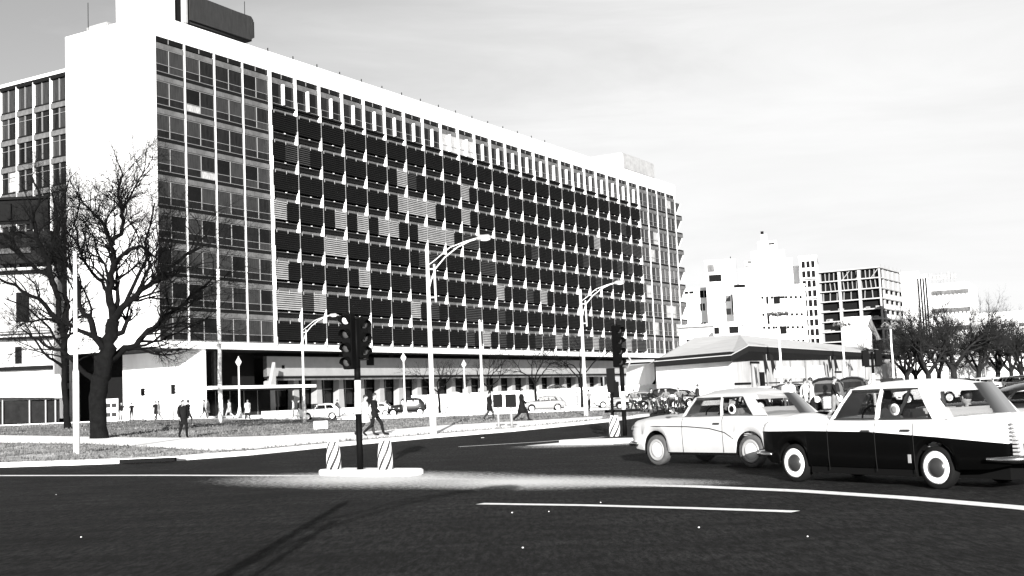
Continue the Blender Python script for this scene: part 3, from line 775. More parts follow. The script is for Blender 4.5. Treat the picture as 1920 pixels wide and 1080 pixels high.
# concrete frame under construction
YF = 390
p0 = hpx(1543, 0, YF); p1 = hpx(1662, 0, YF-10.5)
dx, dy = p1.x-p0.x, p1.y-p0.y; fl = math.hypot(dx, dy); fa = math.atan2(dy, dx)
cf = thing('concrete_frame_building', 'unfinished building, bare concrete frame with dark open floors', 'building', (p0.x, p0.y, 0), fa)
zt = at(1662, 499, YF-10.5).z
nf = 9; fh = 3.24
DEP = 34
MB().box(1, fl-.8, 1.9, DEP-1, 0, zt-.5, 'dark').build('interior', cf)  # black box added to stand in for the shade inside the open floors
for k in range(nf):
    zc = zt-k*fh
    MB().box(0, fl+.3, -.3, DEP, zc-.36, zc, 'frame_concrete').build('floor_slab', cf)
cols_ = [0, fl*.345, fl*.66, fl-.2]
for x in cols_: MB().box(x, x+.9 if x in cols_[1:3] else x+.5, -.1, .6, -.5, zt-.6, 'frame_concrete').build('column', cf)
for y in (5, 11, 17, 23, 29, DEP-.6): MB().box(fl-.5, fl, y, y+1.3, -.5, zt-.6, 'frame_concrete').build('column', cf)
for k in (0, 1, 2):
    n_ = 14 if k < 2 else 9
    for j in range(n_):
        x = fl*(j+.7)/n_; lean = rx.uniform(-.25, .25)
        MB().prism([(x, 1.0, zt-k*fh-.55), (x+.28, 1.0, zt-k*fh-.55), (x+.28+lean, 1.0, zt-(k+1)*fh), (x+lean, 1.0, zt-(k+1)*fh)], (0, .25, 0), 'frame').build('prop', cf)
for a_, b__ in ((.4, .52), (.86, .97), (.62, .7)):
    MB().prism([(fl*a_, .5, zt-fh), (fl*a_+.3, .5, zt-fh), (fl*b__+.3, .5, zt-.6), (fl*b__, .5, zt-.6)], (0, .15, 0), 'column').build('brace', cf)
for k in (3, 4, 5):
    for j in range(7):
        x = fl*rx.uniform(.03, .95); MB().box(x, x+rx.uniform(.8, 2), .3, 1, zt-(k+1)*fh, zt-(k+1)*fh+rx.uniform(.3, .9), 'column').build('stacked_material', cf)
for k in range(nf-1):
    for y in (5.6, 12.4, 18.4, 24.4):
        if k < 2: MB().box(fl-.6, fl-.3, y-.4, y+4.4, zt-(k+1)*fh, zt-k*fh-.6, 'frame_concrete').build('infill', cf)
        else: MB().box(fl-.6, fl-.3, y+.6, y+4.2, zt-(k+1)*fh, zt-(k+1)*fh+1.5, 'bg_white').build('infill', cf)
for j in range(6): MB().tube([(fl-.3, 4+j*5, zt), (fl-.3, 4+j*5, zt+1.1)], .06, 'frame', 4).build('rebar', cf)
t, w, z = rect_building('blank_white_slab', 'plain blank white slab building right of the concrete frame', 1702, 1736, 512, 330, 25, 'bg_white')
t, w, z = rect_building('finned_building', 'pale building with tall dark vertical strips beside the blank slab', 1732, 1752, 517, 328, 25, 'bg_white')
for j in range(4): MB().box(w*(.05+.25*j), w*(.2+.25*j), -.2, .3, 2, z-.6, 'recess').build('window_strip', t)
t, w, z = rect_building('balcony_building', 'white building with long dark balcony bands and rooftop lettering', 1752, 1832, 534, 330, 25, 'bg_white', R(-26))
for j in range(4):
    zc = z-1.5-j*4.9
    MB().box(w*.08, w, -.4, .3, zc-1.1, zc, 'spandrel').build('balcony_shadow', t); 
    for q in range(9): MB().box(w*(.12+q*.1), w*(.14+q*.1), -.5, -.4, zc-1.6, zc-.5, 'spandrel').build('bracket', t)
sg = MB()
tx = bpy.data.curves.new('letters', 'FONT'); tx.body = 'Mercedes-Benz'; tx.size = 2.9; tx.extrude = .12
to = bpy.data.objects.new('tmp', tx); COL.objects.link(to)
me = bpy.data.meshes.new_from_object(to.evaluated_get(bpy.context.evaluated_depsgraph_get())); bpy.data.objects.remove(to)
me.materials.clear(); me.materials.append(M['grey_metal'])
lo = link(me, 'roof_lettering', t, (w*.04, 1.5, z+1.6), (R(90), 0, 0)); xs = [v.co.x for v in me.vertices]; lo.scale = (w*.68/max(xs), 1, 1)
for j in range(8): MB().tube([(w*(.03+j*.09), 1.7, z), (w*(.03+j*.09), 1.7, z+3.4)], .06, 'grey_metal', 4).build('sign_post', t)
t, w, z = rect_building('far_pale_building', 'low pale building far down the avenue at the right edge', 1822, 1935, 588, 420, 30, 'bg_white')
add_windows(t, 0, [w*q for q in (.3, .45, .6, .75, .9)], [z-5, z-9], 1.6, 1.2, 'spandrel')
t, w, z = rect_building('far_white_terrace', 'small white terrace behind the first trees of the avenue', 1590, 1640, 597, 230, 12, 'bg_white')
MB().prism([(w*.9, -.2, z-1.5), (w*1.02, -.2, z), (w*1.35, -.2, z-4.2), (w*1.2, -.2, z-4.4)], (0, .6, 0), 'spandrel').build('stair', t)
t, w, z = rect_building('far_warehouse', 'low white warehouse behind the avenue trees', 1650, 1960, 664, 260, 10, 'bg_white')

# ------------------------------------------------------------------ old house at the left edge
oh = thing('corner_house', 'old two storey white house with billboard and awning at left edge', 'building')
YH = 135
def hbox(px0, px1, y0_, y1_, m, name, dy0=0, dy1=.3, par=oh, Y=YH):
    a = at(px0, y1_, Y); b2 = at(px1, y0_, Y)
    return MB().box(a.x, b2.x, Y+dy0, Y+dy1, a.z, b2.z, m).build(name, par)
hbox(-260, 100, 508, 800, 'dirty_white', 'wall', 0, 3)
hbox(-260, 96, 505, 515, 'dirty_white', 'cornice', -.5, 0)
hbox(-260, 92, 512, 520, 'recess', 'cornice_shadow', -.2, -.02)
for px in (42, -60, -150):
    o = hbox(px-11, px+13, 548, 604, 'recess', 'window', -.12, .1)
    hbox(px-14, px+16, 606, 610, 'dirty_white', 'sill', -.3, 0)
hbox(-260, 100, 622, 634, 'spandrel', 'balcony_rail', -1.0, -.9)
hbox(-260, 100, 634, 645, 'recess', 'balcony_floor', -1.0, -.02)
hbox(29, 41, 650, 682, 'recess', 'window', -.12, .1)
hbox(-260, 100, 692, 700, 'recess', 'beam', -.6, -.02)
a0, a1 = at(-260, 703, YH), at(112, 703, YH); c0, c1 = at(-260, 745, YH-3), at(126, 745, YH-3)
MB().prism([tuple(a0), tuple(a1), tuple(c1), tuple(c0)], (0, 0, .08), 'awning').build('awning', oh)
hbox(-260, 118, 748, 806, 'plank', 'shopfront', -1.2, -1.0)
for px in (16, 66, 96, 114): hbox(px-1, px+1, 748, 803, 'frame', 'post', -1.6, -1.5)
# roof billboard
bb = thing('roof_billboard', 'roof sign frame with dark panel of letters on corner house', 'sign')
for y0_, y1_ in ((372, 382), (411, 426)): hbox(-260, 90, y0_, y1_, 'black_board', 'rail', -.3, .0, bb, YH+2)
for px in (-100, -40, 18, 55, 84): hbox(px-3, px+4, 382, 411, 'black_board', 'post', -.3, 0, bb, YH+2)
hbox(-260, 92, 366, 432, 'black_board', 'backing', .1, .3, bb, YH+2)
hbox(58, 92, 376, 430, 'black_board', 'end_panel', -.35, .0, bb, YH+2)
for i_, px in enumerate((-20, 2, 33, 66, 74)): hbox(px-2, px+8, 384+(i_ % 2)*6, 404, 'dirty_white', 'letter', -.25, -.05, bb, YH+2.4)
hbox(-260, 96, 432, 506, 'plank', 'attic', 0, 1, oh, YH+2)
hbox(-260, 60, 474, 478, 'stone', 'attic_band', -.3, -.1, oh, YH+2)
# poster board by the dark undercroft
p = hpx(209, 0, 112); g0 = gz(p.x, p.y)
t = thing('poster_board', 'pale poster board with rows of dark prints below the office end wall', 'sign', (p.x, p.y, g0))
MB().box(-.65, .65, -.05, .05, .25, 2.2, 'dirty_white').build('board', t)
for r_ in range(2):
    for c_ in range(2): MB().box(-.5+c_*.55, -.08+c_*.55, -.07, -.05, .55+r_*.85, .9+r_*.85, 'cloth_dark').build('print', t)
for x in (-.6, .6): MB().box(x-.04, x+.04, -.04, .06, 0, .25, 'grey_metal').build('post', t)

# ------------------------------------------------------------------ street lamps and poles
def arm_curve(h, reach, drop=.15):
    return [(0, 0, h-1.9), (.12, 0, h-1.4), (.32, 0, h-.9), (.75, 0, h-.42), (reach*.6, 0, h-.02), (reach*.85, 0, h+.22), (reach, 0, h+.3)]
def street_lamp(loc, label, h=7.8, reach=2.15, rz=0):
    t = thing('street_lamp', label, 'street lamp', loc, rz, 'curved arm street lamps around the square')
    MB().tube([(0, 0, 0), (0, 0, 1.2), (0, 0, 1.25), (0, 0, h)], [.15, .14, .105, .075], 'white_metal', 10).build('pole', t)
    MB().tube(arm_curve(h, reach), .03, 'white_metal', 6).tube([(0, 0, h-.75), (.3, 0, h-.55), (reach*.45, 0, h-.02), (reach*.75, 0, h+.2), (reach, 0, h+.34)], .022, 'white_metal', 6).tube([(.3, 0, h-2.3), (.28, 0, h-.7)], .05, 'white_metal', 6).build('arm', t)
    for zq_ in (.9, 2.1): MB().tube([(0, 0, h-zq_), (.3, 0, h-zq_)], .03, 'white_metal', 5).build('bracket', t)
    MB().tube([(reach-.1, 0, h+.3), (reach+.1, 0, h+.33), (reach+.45, 0, h+.36), (reach+.6, 0, h+.33)], [.05, .13, .12, .04], 'grey_metal', 8).ball((reach+.3, 0, h+.28), (.26, .12, .1), 'lens_lit').build('lamp_head', t)
    return t
x, y = gp(813, 820.5)
L0 = street_lamp((x, y, gz(x, y)+.13), 'curved arm street lamp at the kerb in front of the louvered facade')
def lampcopy(px, Y, label, rz=0):
    x, y, z = onY(px, Y); return copy_tree(L0, (x, y, z+.1), rz, label)
lampcopy(1097, 74.5, 'curved arm street lamp on the lawn tip left of the far traffic signals')
lampcopy(570, 93, 'smaller looking curved arm lamp behind the lawn near the pale car', 0)
copy_tree(L0, (-2.75, -15.8, 0), 0, 'street lamp whose long shadow falls across the near asphalt')
def pole(px, Y, ytop, label, r=.1, m='white_metal', crook=0, base=True, name='plain_pole', cat='pole'):
    x, y, z = onY(px, Y); zt_ = at(px, ytop, Y).z-z
    t = thing(name, label, cat, (x, y, z))
    n = 9; pts = [(crook*math.sin(k*1.7)*.5, 0, zt_*k/n) for k in range(n+1)]
    MB().tube(pts, [r*(1.15-.35*k/n) for k in range(n+1)], m, 8).build('shaft', t)
    if base: MB().tube([(0, 0, -.05), (0, 0, zt_*.42), (0, 0, zt_*.43)], [r*1.45, r*1.35, r*1.1], m, 10).build('lower_tube', t)
    MB().lathe([(r*.85, 0), (r*1.0, .04), (r*.4, .12)], m, 8).build('cap', t, (pts[-1][0], 0, zt_))
    return t
x, y = gp(143, 858)
pole(143, y, 478, 'plain white steel pole at the left, nearest the kerb', .085)
pole(413.5, 88, 507, 'tall crooked mottled pole rising from lawn before the entrance', .15, 'kerb', .05, False)
pole(904.5, 100, 602, 'plain white pole between two curved lamps in front of the podium', .1)
def tele(px, Y, ytop, label, kind):
    t = pole(px, Y, ytop+6, label, .11 if kind else .09, 'kerb', .04, False, 'avenue_lamp', 'street lamp')
    zt_ = at(px, ytop, Y).z-onY(px, Y)[2]
    for k in range(8):
        a = k*PI/4; rr_ = .9
        MB().tube([(0, 0, zt_-.3), (rr_*.6*math.cos(a), rr_*.6*math.sin(a), zt_+.15*((-1)**k)), (rr_*math.cos(a), rr_*math.sin(a), zt_-.15)], .035, 'grey_metal', 4).ball((rr_*math.cos(a), rr_*math.sin(a), zt_-.3), .16, 'hub_dark' if k % 2 else 'lens_dim', 6, 4).build('lamp_arm', t)
    return t
tele(1466, 112, 582, 'tall avenue lamp with cluster head in front of pavilion wall', 1)
tele(1585, 135, 604, 'avenue lamp with cluster head before the right end of pavilion', 1)
tele(1676, 130, 606, 'avenue lamp with cluster head standing against the first big tree', 1)
for px, Y, yt, lab in ((1781, 190, 668, 'thin far avenue pole among the trees left of the black parked car'), (1848, 190, 662, 'thin far avenue pole among the trees near right edge')):
    pole(px, Y, yt, lab, .09, 'grey_metal', 0, False)
def lantern(px, Y, ytop, label):
    x, y, z = onY(px, Y); h = at(px, ytop, Y).z-z
    t = thing('lantern_post', label, 'lamp post', (x, y, z), 0, 'ornamental lantern posts in front of the arcade')
    MB().lathe([(.42, 0), (.4, .25), (.22, .5), (.14, 1.0), (.09, 1.1), (.075, h-.9)], 'white_metal', 10).build('post', t)
    MB().lathe([(.1, h-.95), (.3, h-.6), (.3, h-.5), (.08, h-.15), (.03, h)], 'lens_lit', 8).build('lantern', t)
lantern(449, 118, 668, 'lantern post standing before the dark entrance')
lantern(759, 128, 661, 'lantern post beside the black vintage car')
lantern(872, 140, 674, 'lantern post in front of the arcade right of the tall street lamp')

# ------------------------------------------------------------------ traffic islands, bollards, signals
def island(name, label, cx, cy, L_, W_, rz, h=.13):
    n = 10; pts = [(-L_/2+W_/2-W_/2*math.sin(PI*k/n), W_/2*math.cos(PI*k/n)) for k in range(n+1)] + [(L_/2-W_/2+W_/2*math.sin(PI*k/n), -W_/2*math.cos(PI*k/n)) for k in range(n+1)]
    o = MB().prism([(x, y, 0) for x, y in pts], (0, 0, h), 'kerb').build(name, None, (cx, cy, 0), (0, 0, rz), bevel=.02, fix=True)
    o['kind'] = 'structure'; return o
i1a, i1b = Vector(gp(588, 892)), Vector(gp(763, 894)); ic = (i1a+i1b)/2; irz = math.atan2(i1b.y-i1a.y, i1b.x-i1a.x)
iw = .8; nrm = Vector((-math.sin(irz), math.cos(irz)))
ic = ic+nrm*iw*.42
island('traffic_island', '', ic.x, ic.y, (i1b-i1a).length*1.0, iw, irz)
def gpz(px, py, z):
    v = ray(px, py); t = (z-CAMH)/v.z; return (v.x*t, v.y*t, z)
def bollard(loc, label, h=.6, r=.147, rz=0):
    t = thing('striped_bollard', label, 'bollard', loc, rz, 'diagonally striped bollards on the traffic islands')
    MB().lathe([(r*1.12, 0), (r*1.08, h*.5), (r*.92, h*.93), (r*.84, h), (r*.5, h+.01)], 'stripes', 20).build('body', t)
    for k in range(5):
        a = k*2*PI/5; MB().tube([(r*.6*math.cos(a), r*.6*math.sin(a), h), (r*.6*math.cos(a), r*.6*math.sin(a), h+.05)], .035, 'white_paint', 6).build('knob', t)
    return t
bollard(gpz(626, 880, .13), 'striped bollard on near island left of the black and white pole')
bollard(gpz(723, 880, .13), 'striped bollard on near island right of the black and white pole', rz=.5)
def signal_head(par, dx, dy, z0, face, n=3, lit=None, s=1.0, m='black_metal'):
    """signal box with hooded lenses; face = heading of the lenses in the thing's frame"""
    h = .33*n*s; mt = Matrix.Translation((dx, dy, z0)) @ Matrix.Rotation(face, 4, 'Z')      # lenses look along -y
    hd = MB().box(-.125*s, .125*s, -.1*s, .12*s, 0, h, m, mt)
    hd.tube([mt @ Vector((0, 0, h)), mt @ Vector((0, 0, h+.06*s))], .05*s, m, 6)
    o = hd.build('signal_head', par, bevel=.02*s)
    for k in range(n):
        zc = (.165+.33*k)*s
        hood = MB(); rs = []
        for i in range(2):
            yy = -.1*s-.17*s*i; rs.append([mt @ Vector((math.cos(a)*.115*s, yy+(.13*s if i and math.sin(a) < 0 else 0), zc+math.sin(a)*.125*s-.03*s*i)) for a in [PI*(-.25+1.5*j/11) for j in range(12)]])
        hood.loft(rs, m, closed=False, cap=False); hood.loft([[p + (mt.to_3x3() @ Vector((0, 0, .012))) for p in r_] for r_ in rs], m, closed=False, cap=False)
        hood.build('hood', o)
        MB().tube([mt @ Vector((0, -.1*s, zc)), mt @ Vector((0, -.125*s, zc)), mt @ Vector((0, -.14*s, zc))], [.1*s, .095*s, .04*s], 'lens_lit' if lit == k else 'lens_dim', 14).build('lens', o)
    return o
def striped_pole(t, h, bands, r=.065):
    for (a, b_, m) in bands: MB().tube([(0, 0, a), (0, 0, b_)], r, m, 12).build('pole_band', t)
bx, by, bz = gpz(675.5, 880, .13)
t = thing('traffic_signal', 'near traffic signal cluster on black and white banded pole of island', 'traffic light', (bx, by, bz))
sc_ = FPX/by
zof = lambda py, px=672: at(px, py, by).z-bz
striped_pole(t, 0, [(0, zof(776), 'black_metal'), (zof(776), zof(713), 'white_metal'), (zof(713), zof(690), 'black_metal'), (zof(690), zof(600), 'black_metal')], .07)
signal_head(t, -.15, -.12, zof(692), R(-24), 4, 3, .92)
signal_head(t, .13, -.02, zof(672), R(40), 3, None, .88)
signal_head(t, .0, .25, zof(672), R(150), 3, None, .9)
MB().box(-.25, .25, -.03, .03, zof(676), zof(673), 'black_metal').box(-.25, .3, -.03, .03, zof(598), zof(595), 'black_metal').build('mounting_arm', t)
# second island with two signals
i2 = gp(1165, 829); island('traffic_island', '', i2[0]-.3, i2[1], 3.6, 1.1, -.5, .13)
bollard(gpz(1153, 818, .13), 'striped bollard on far island beside the second traffic signal', .64, .17, 1.1)
x2, y2, _ = gpz(1172, 818, .13); t = thing('traffic_signal', 'far traffic signal with four hooded lenses left of the cream car', 'traffic light', (x2, y2, .15))
zo2 = lambda py, px=1168: at(px, py, y2).z-.15
striped_pole(t, 0, [(0, zo2(768), 'black_metal'), (zo2(768), zo2(734), 'white_metal'), (zo2(734), zo2(688), 'black_metal')], .075)
signal_head(t, -.12, -.1, zo2(688), R(40), 4, None, 1.05)
signal_head(t, -.22, .2, zo2(745), R(190), 2, None, .8) 
MB().box(-.5, -.3, -.06, .06, zo2(735), zo2(690), 'black_metal').build('signal_back', t)
MB().tube([(.2, 0, zo2(690)), (.32, 0, zo2(676)), (.18, 0, zo2(664))], .03, 'grey_metal', 6).build('bracket', t)
p3 = hpx(1158, .15, 44.6); t = thing('traffic_signal', 'slim pole with dark signal back standing behind the far signal', 'traffic light', (p3.x, 47.5, .0))
z3 = lambda py: at(1158, py, 47.5).z
MB().tube([(0, 0, 0), (0, 0, z3(700))], .06, 'black_metal', 8).build('pole', t)
MB().box(-.3, 1.1, -.05, .05, z3(773), z3(768), 'black_metal').build('cross_rail', t)
MB().box(-.16, .16, -.08, .12, z3(730), z3(690), 'black_metal').build('signal_head', t)
# turned away signals on two posts, in front of the lawn tip
for px, w_, lab in ((935.5, .44, 'left one of two black signal boards on short posts at kerb'), (960, .5, 'right one of two black signal boards on short posts at kerb')):
    gx, gy = gp(px, 808); t = thing('signal_board', lab, 'sign', (gx, gy, .1), group='black signal boards on posts at the kerb')
    zq = lambda py: at(px, py, gy).z-.1
    MB().tube([(0, 0, 0), (0, 0, zq(762))], .055, 'grey_metal', 8).build('post', t)
    MB().box(-w_/2, w_/2, -.06, .1, zq(764), zq(739), 'black_board').build('board', t, bevel=.02)
    MB().box(-w_/2+.05, w_/2-.05, .1, .28, zq(762), zq(741), 'black_board').build('housing', t)
# small signals by the end wall
for px, Y, yt, yb_, lab in ((268, 100, 728, 742, 'small distant signal at left against the white lower wall'), (325, 92, 721, 739, 'small traffic light against white wall behind the man in black')):
    x, y, z = onY(px, Y); t = thing('pedestrian_signal', lab, 'traffic light', (x, y, z)); zz_ = lambda py: at(px, py, Y).z-z
    MB().tube([(0, 0, 0), (0, 0, zz_(yb_))], .05, 'grey_metal', 6).build('pole', t)
    hh = zz_(yt)-zz_(yb_); MB().box(-.13, .13, -.1, .1, zz_(yb_), zz_(yt), 'black_metal').build('signal_head', t)
    for k in range(3): MB().prism([(.13, -.08, zz_(yb_)+hh*(k+.75)/3), (.3, -.08, zz_(yb_)+hh*(k+.6)/3), (.13, -.08, zz_(yb_)+hh*(k+.3)/3)], (0, .16, 0), 'black_metal').build('hood', t)
# signal in front of the pavilion
x, y, z = onY(1638, 62); t = thing('traffic_signal', 'signal with dark heads seen over the roof of black and white taxi', 'traffic light', (x, y, z)); zz_ = lambda py: at(1638, py, 62).z-z
MB().tube([(0, 0, 0), (0, 0, zz_(700))], .08, 'white_metal', 8).build('pole_band', t); MB().tube([(0, 0, zz_(702)), (0, 0, zz_(660))], .07, 'black_metal', 8).build('pole_band', t)
for dx in (-.34, .32):
    o = MB().box(dx-.16, dx+.16, -.1, .15, zz_(686), zz_(656), 'black_metal').build('signal_head', t)
MB().box(-.4, .4, -.03, .03, zz_(688), zz_(685), 'black_metal').box(-.4, .4, -.03, .03, zz_(661), zz_(659), 'black_metal').build('mounting_arm', t)
for k in range(3): MB().prism([(.48, -.08, zz_(664+k*8)), (.75, -.08, zz_(666+k*8)), (.48, -.08, zz_(668+k*8))], (0, .2, 0), 'black_metal').build('hood', t)
# little white board on the lawn
x, y = gp(602, 811); t = thing('lawn_sign', 'small blank white board standing low on the grass', 'sign', (x, y, gz(x, y)+.12))
MB().box(-.38, .38, -.02, .02, .08, .5, 'white_paint').build('board', t)
for dx in (-.25, .25): MB().box(dx-.02, dx+.02, .02, .05, 0, .4, 'grey_metal').build('post', t)
# poster kiosk fence in the far left undercroft

# ------------------------------------------------------------------ bare trees
def rvec(g, s=1): return Vector((g.gauss(0, s), g.gauss(0, s), g.gauss(0, s)))
def branch(mt_, mc, g, p, d, Ln, r, lev, cfg):
    """one crooked branch with its side branches; thick wood goes into mt_, twigs into mc"""
    n = max(3, int(Ln/cfg['seg'])) if lev < cfg['max'] else 3
    st = Ln/n; pts = [p.copy()]; rad = [r]; d = d.normalized(); kids = []
    tip = r*.35 if lev < cfg['max'] else r*.5
    for i in range(n):
        d = (d + rvec(g, cfg['crook']) + Vector((0, 0, cfg['up']))).normalized()
        p = p + d*st; pts.append(p.copy()); rad.append(r+(tip-r)*(i+1)/n)
        if lev < cfg['max'] and i >= (n*.25 if lev else n*.3): kids.append((p.copy(), d.copy(), rad[-1], (i+1)/n))
    (mt_ if lev <= cfg['wood'] else mc).tube(pts, rad, cfg['mt'] if lev <= cfg['wood'] else cfg['mc'], 6 if r > .12 else (4 if r > .03 else 3), cap=False)
    if lev >= cfg['max']: return
    k = cfg['kids'][min(lev, len(cfg['kids'])-1)]
    for _ in range(k):
        q, dd, rr_, f = g.choice(kids[:-1] or kids)
        a = g.uniform(.45, 1.0); side = dd.cross(rvec(g)).normalized()
        nd = (dd*math.cos(a)+side*math.sin(a)).normalized()
        branch(mt_, mc, g, q, nd, Ln*g.uniform(.42, .68)*(1.15-.4*f), min(rr_*.75, r*.6), lev+1, cfg)
    q, dd, rr_, f = kids[-1]
    for s_ in (-1, 1):
        side = dd.cross(rvec(g)).normalized(); a = g.uniform(.25, .5)
        branch(mt_, mc, g, q, (dd*math.cos(a)+side*math.sin(a)), Ln*g.uniform(.45, .65), rr_, lev+1, cfg)
def big_tree(name, label, base, Y, limbs, seed, cfg, trunk_r, group=None):
    g = random.Random(seed)
    x, y, z = base; t = thing(name, label, 'tree', base, 0, group); T = MB(); Cc = MB()
    def W3(px, py, dy): 
        v = at(px, py, Y+dy); return Vector((v.x-x, v.y-y, v.z-z))
    for li, (path, ra, rb, sub) in enumerate(limbs):
        raw = [W3(*q) for q in path]; pts = []; 
        for i in range(len(raw)-1):
            for s_ in range(3):
                f = s_/3; q = raw[i].lerp(raw[i+1], f)
                if s_ or i: q = q + rvec(g, .06*min(1, ra*4)*(1 if li else .3))
                pts.append(q)
        pts.append(raw[-1]); n = len(pts)-1
        if li == 0: pts[0].z -= .15
        rad = [(ra+(rb-ra)*(i/n)**.8)*(.8 if li > 1 else 1) for i in range(n+1)]
        if li == 0: rad[0] *= 1.35; rad[1] *= 1.1
        T.tube(pts, rad, cfg['mt'], 10 if ra > .2 else 6, cap=False)
        for _ in range(int(sub*cfg.get('sub', 1.3))):
            i = g.randint(max(1, n//4), n); q = pts[i]; dd = (pts[i]-pts[i-1]).normalized()
            a = g.uniform(.3, 1.1); side = dd.cross(rvec(g)).normalized(); nd = dd*math.cos(a)+side*math.sin(a)+Vector((0, 0, .25))
            branch(T, Cc, g, q, nd, g.uniform(1.5, 3.1)*cfg['scale']*(1 if q.z+z < 10.2 else .62), max(.03, rad[i]*.5), 1, cfg)
    T.build('trunk', t); Cc.build('crown', t); return t
cfgA = dict(seg=.45, max=4, wood=1, crook=.23, up=.04, kids=[4, 5, 4, 4], mt='bark', mc='twig', scale=1.0)
x, y = gp(186, 827); TY = y
b0 = (x, y, gz(x, y)+.1)
limbs = [
 ([(186, 826, 0), (184, 790, 0), (183, 745, 0), (188, 712, 0), (192, 700, 0)], .4, .44, 0),
 ([(191, 706, 0), (199, 665, .2), (207, 630, .4), (213, 600, .4)], .42, .32, 3),
 ([(214, 605, .4), (206, 570, .2), (204, 530, 0), (213, 495, -.5), (212, 460, -.6), (228, 425, -.4), (232, 395, 0)], .3, .1, 16),
 ([(214, 600, .4), (235, 570, -.4), (262, 548, -1), (288, 530, -1.4), (320, 500, -2), (362, 468, -2.4), (395, 425, -2.6)], .25, .06, 17),
 ([(232, 575, -.3), (258, 520, .6), (275, 480, .8), (272, 450, .8), (282, 420, 1), (290, 380, 1)], .13, .05, 9),
 ([(190, 690, 0), (230, 655, 1), (262, 640, 1.6), (290, 612, 2), (330, 580, 2), (370, 545, 1.6), (400, 520, 1.4)], .28, .06, 14),
 ([(262, 640, 1.6), (300, 640, 2.4), (350, 615, 2.6), (385, 600, 2.6)], .1, .04, 6),
 ([(200, 665, .2), (175, 605, -.6), (155, 590, -.8), (148, 560, -1), (140, 520, -1.4), (120, 480, -2), (105, 440, -2)], .24, .06, 14),
 ([(206, 560, .2), (190, 530, 1), (165, 505, 1.6), (150, 470, 2), (140, 420, 2), (150, 380, 2.4)], .15, .05, 14),
 ([(213, 495, -.5), (240, 470, -1.2), (262, 462, -1.6), (290, 480, -2), (297, 470, -2.2)], .12, .05, 7),
 ([(214, 460, -.6), (195, 425, -1), (170, 395, -1.6), (150, 370, -2)], .12, .05, 12),
 ([(230, 405, -.2), (222, 360, 0), (230, 325, .3)], .1, .05, 16),
 ([(230, 400, -.2), (250, 355, -.6), (268, 325, -.8)], .09, .04, 10),
 ([(186, 720, 0), (160, 700, .6), (130, 672, 1), (100, 652, 1.4), (70, 640, 1.6), (45, 620, 1.6)], .2, .05, 9),
]
big_tree('bare_tree', 'big gnarled bare tree with thick leaning trunk in front of the white end wall', b0, TY, limbs, 21, cfgA, .6)
x2_, y2_ = gp(128, 812); y2_ = 76; x2_ = hpx(128, 0, y2_).x; b1 = (x2_, y2_, gz(x2_, y2_)+.1)
limbs2 = [
 ([(128, 806, 0), (124, 760, 0), (120, 720, 0), (122, 680, 0)], .2, .18, 0),
 ([(122, 685, 0), (118, 640, 0), (112, 600, 0), (108, 560, 0), (96, 520, 0), (90, 480, 0)], .2, .16, 12),
 ([(112, 620, 0), (128, 570, 1), (118, 520, 1.4), (112, 470, 1.6), (105, 420, 2), (98, 360, 2)], .24, .06, 16),
 ([(92, 490, 0), (70, 450, -1), (62, 410, -1.4), (75, 370, -1.6), (60, 330, -1.8)], .22, .06, 16),
 ([(96, 520, 0), (60, 500, 1), (30, 470, 1.6), (-10, 450, 2), (-50, 420, 2)], .2, .06, 15),
 ([(110, 600, 0), (70, 560, -1), (40, 545, -1.6), (0, 520, -2), (-50, 500, -2.4)], .2, .06, 13),
 ([(116, 650, 0), (80, 600, 1), (40, 570, 1.4), (10, 560, 1.6)], .12, .05, 7),
 ([(120, 690, 0), (90, 670, -1), (60, 630, -1.6), (45, 600, -2)], .14, .04, 6),
 ([(92, 480, 0), (110, 430, 1), (120, 380, 1), (128, 340, 1)], .16, .05, 14),
]
cfgB = dict(cfgA); cfgB['scale'] = 1.1; cfgB['sub'] = .8
big_tree('bare_tree', 'dark bare tree left of the gnarled one, in front of the corner house awning', b1, 76, limbs2, 5, cfgB, .5)
# small trees in front of the arcade
cfgS = dict(seg=.4, max=3, wood=1, crook=.2, up=.03, kids=[5, 4, 3], mt='bark', mc='twig', scale=1)
def small_tree(px, Y, label, h, seed, ztrunk=.38, r=.15):
    g = random.Random(seed); x, y, z = onY(px, Y); t = thing('young_bare_tree', label, 'tree', (x, y, z), 0, 'young bare trees in front of the arcade')
    T, Cc = MB(), MB(); zt_ = h*ztrunk
    T.tube([(0, 0, -.1), (.05, 0, zt_*.5), (-.04, 0, zt_)], [r*1.2, r, r*.9], 'bark', 7, cap=False)
    for k in range(4):
        a = k*PI/2+g.uniform(-.4, .4); branch(T, Cc, g, Vector((-.04, 0, zt_)), Vector((math.cos(a)*.75, math.sin(a)*.5, .8)), h*.5, r*.6, 0, cfgS)
    T.build('trunk', t); Cc.build('crown', t)
for px, Y, lab, h, sd in ((823, 140, 'young bare tree just right of the tallest near lamp before the podium', 6.4, 1), (919, 146, 'young bare tree left of the two black signal boards', 7.0, 2), (1004, 150, 'young bare tree above the parked grey sedan', 8.0, 3), (1090, 146, 'young bare tree forking in front of the last arcade columns', 9.0, 4)):
    small_tree(px, Y, lab, h, sd)
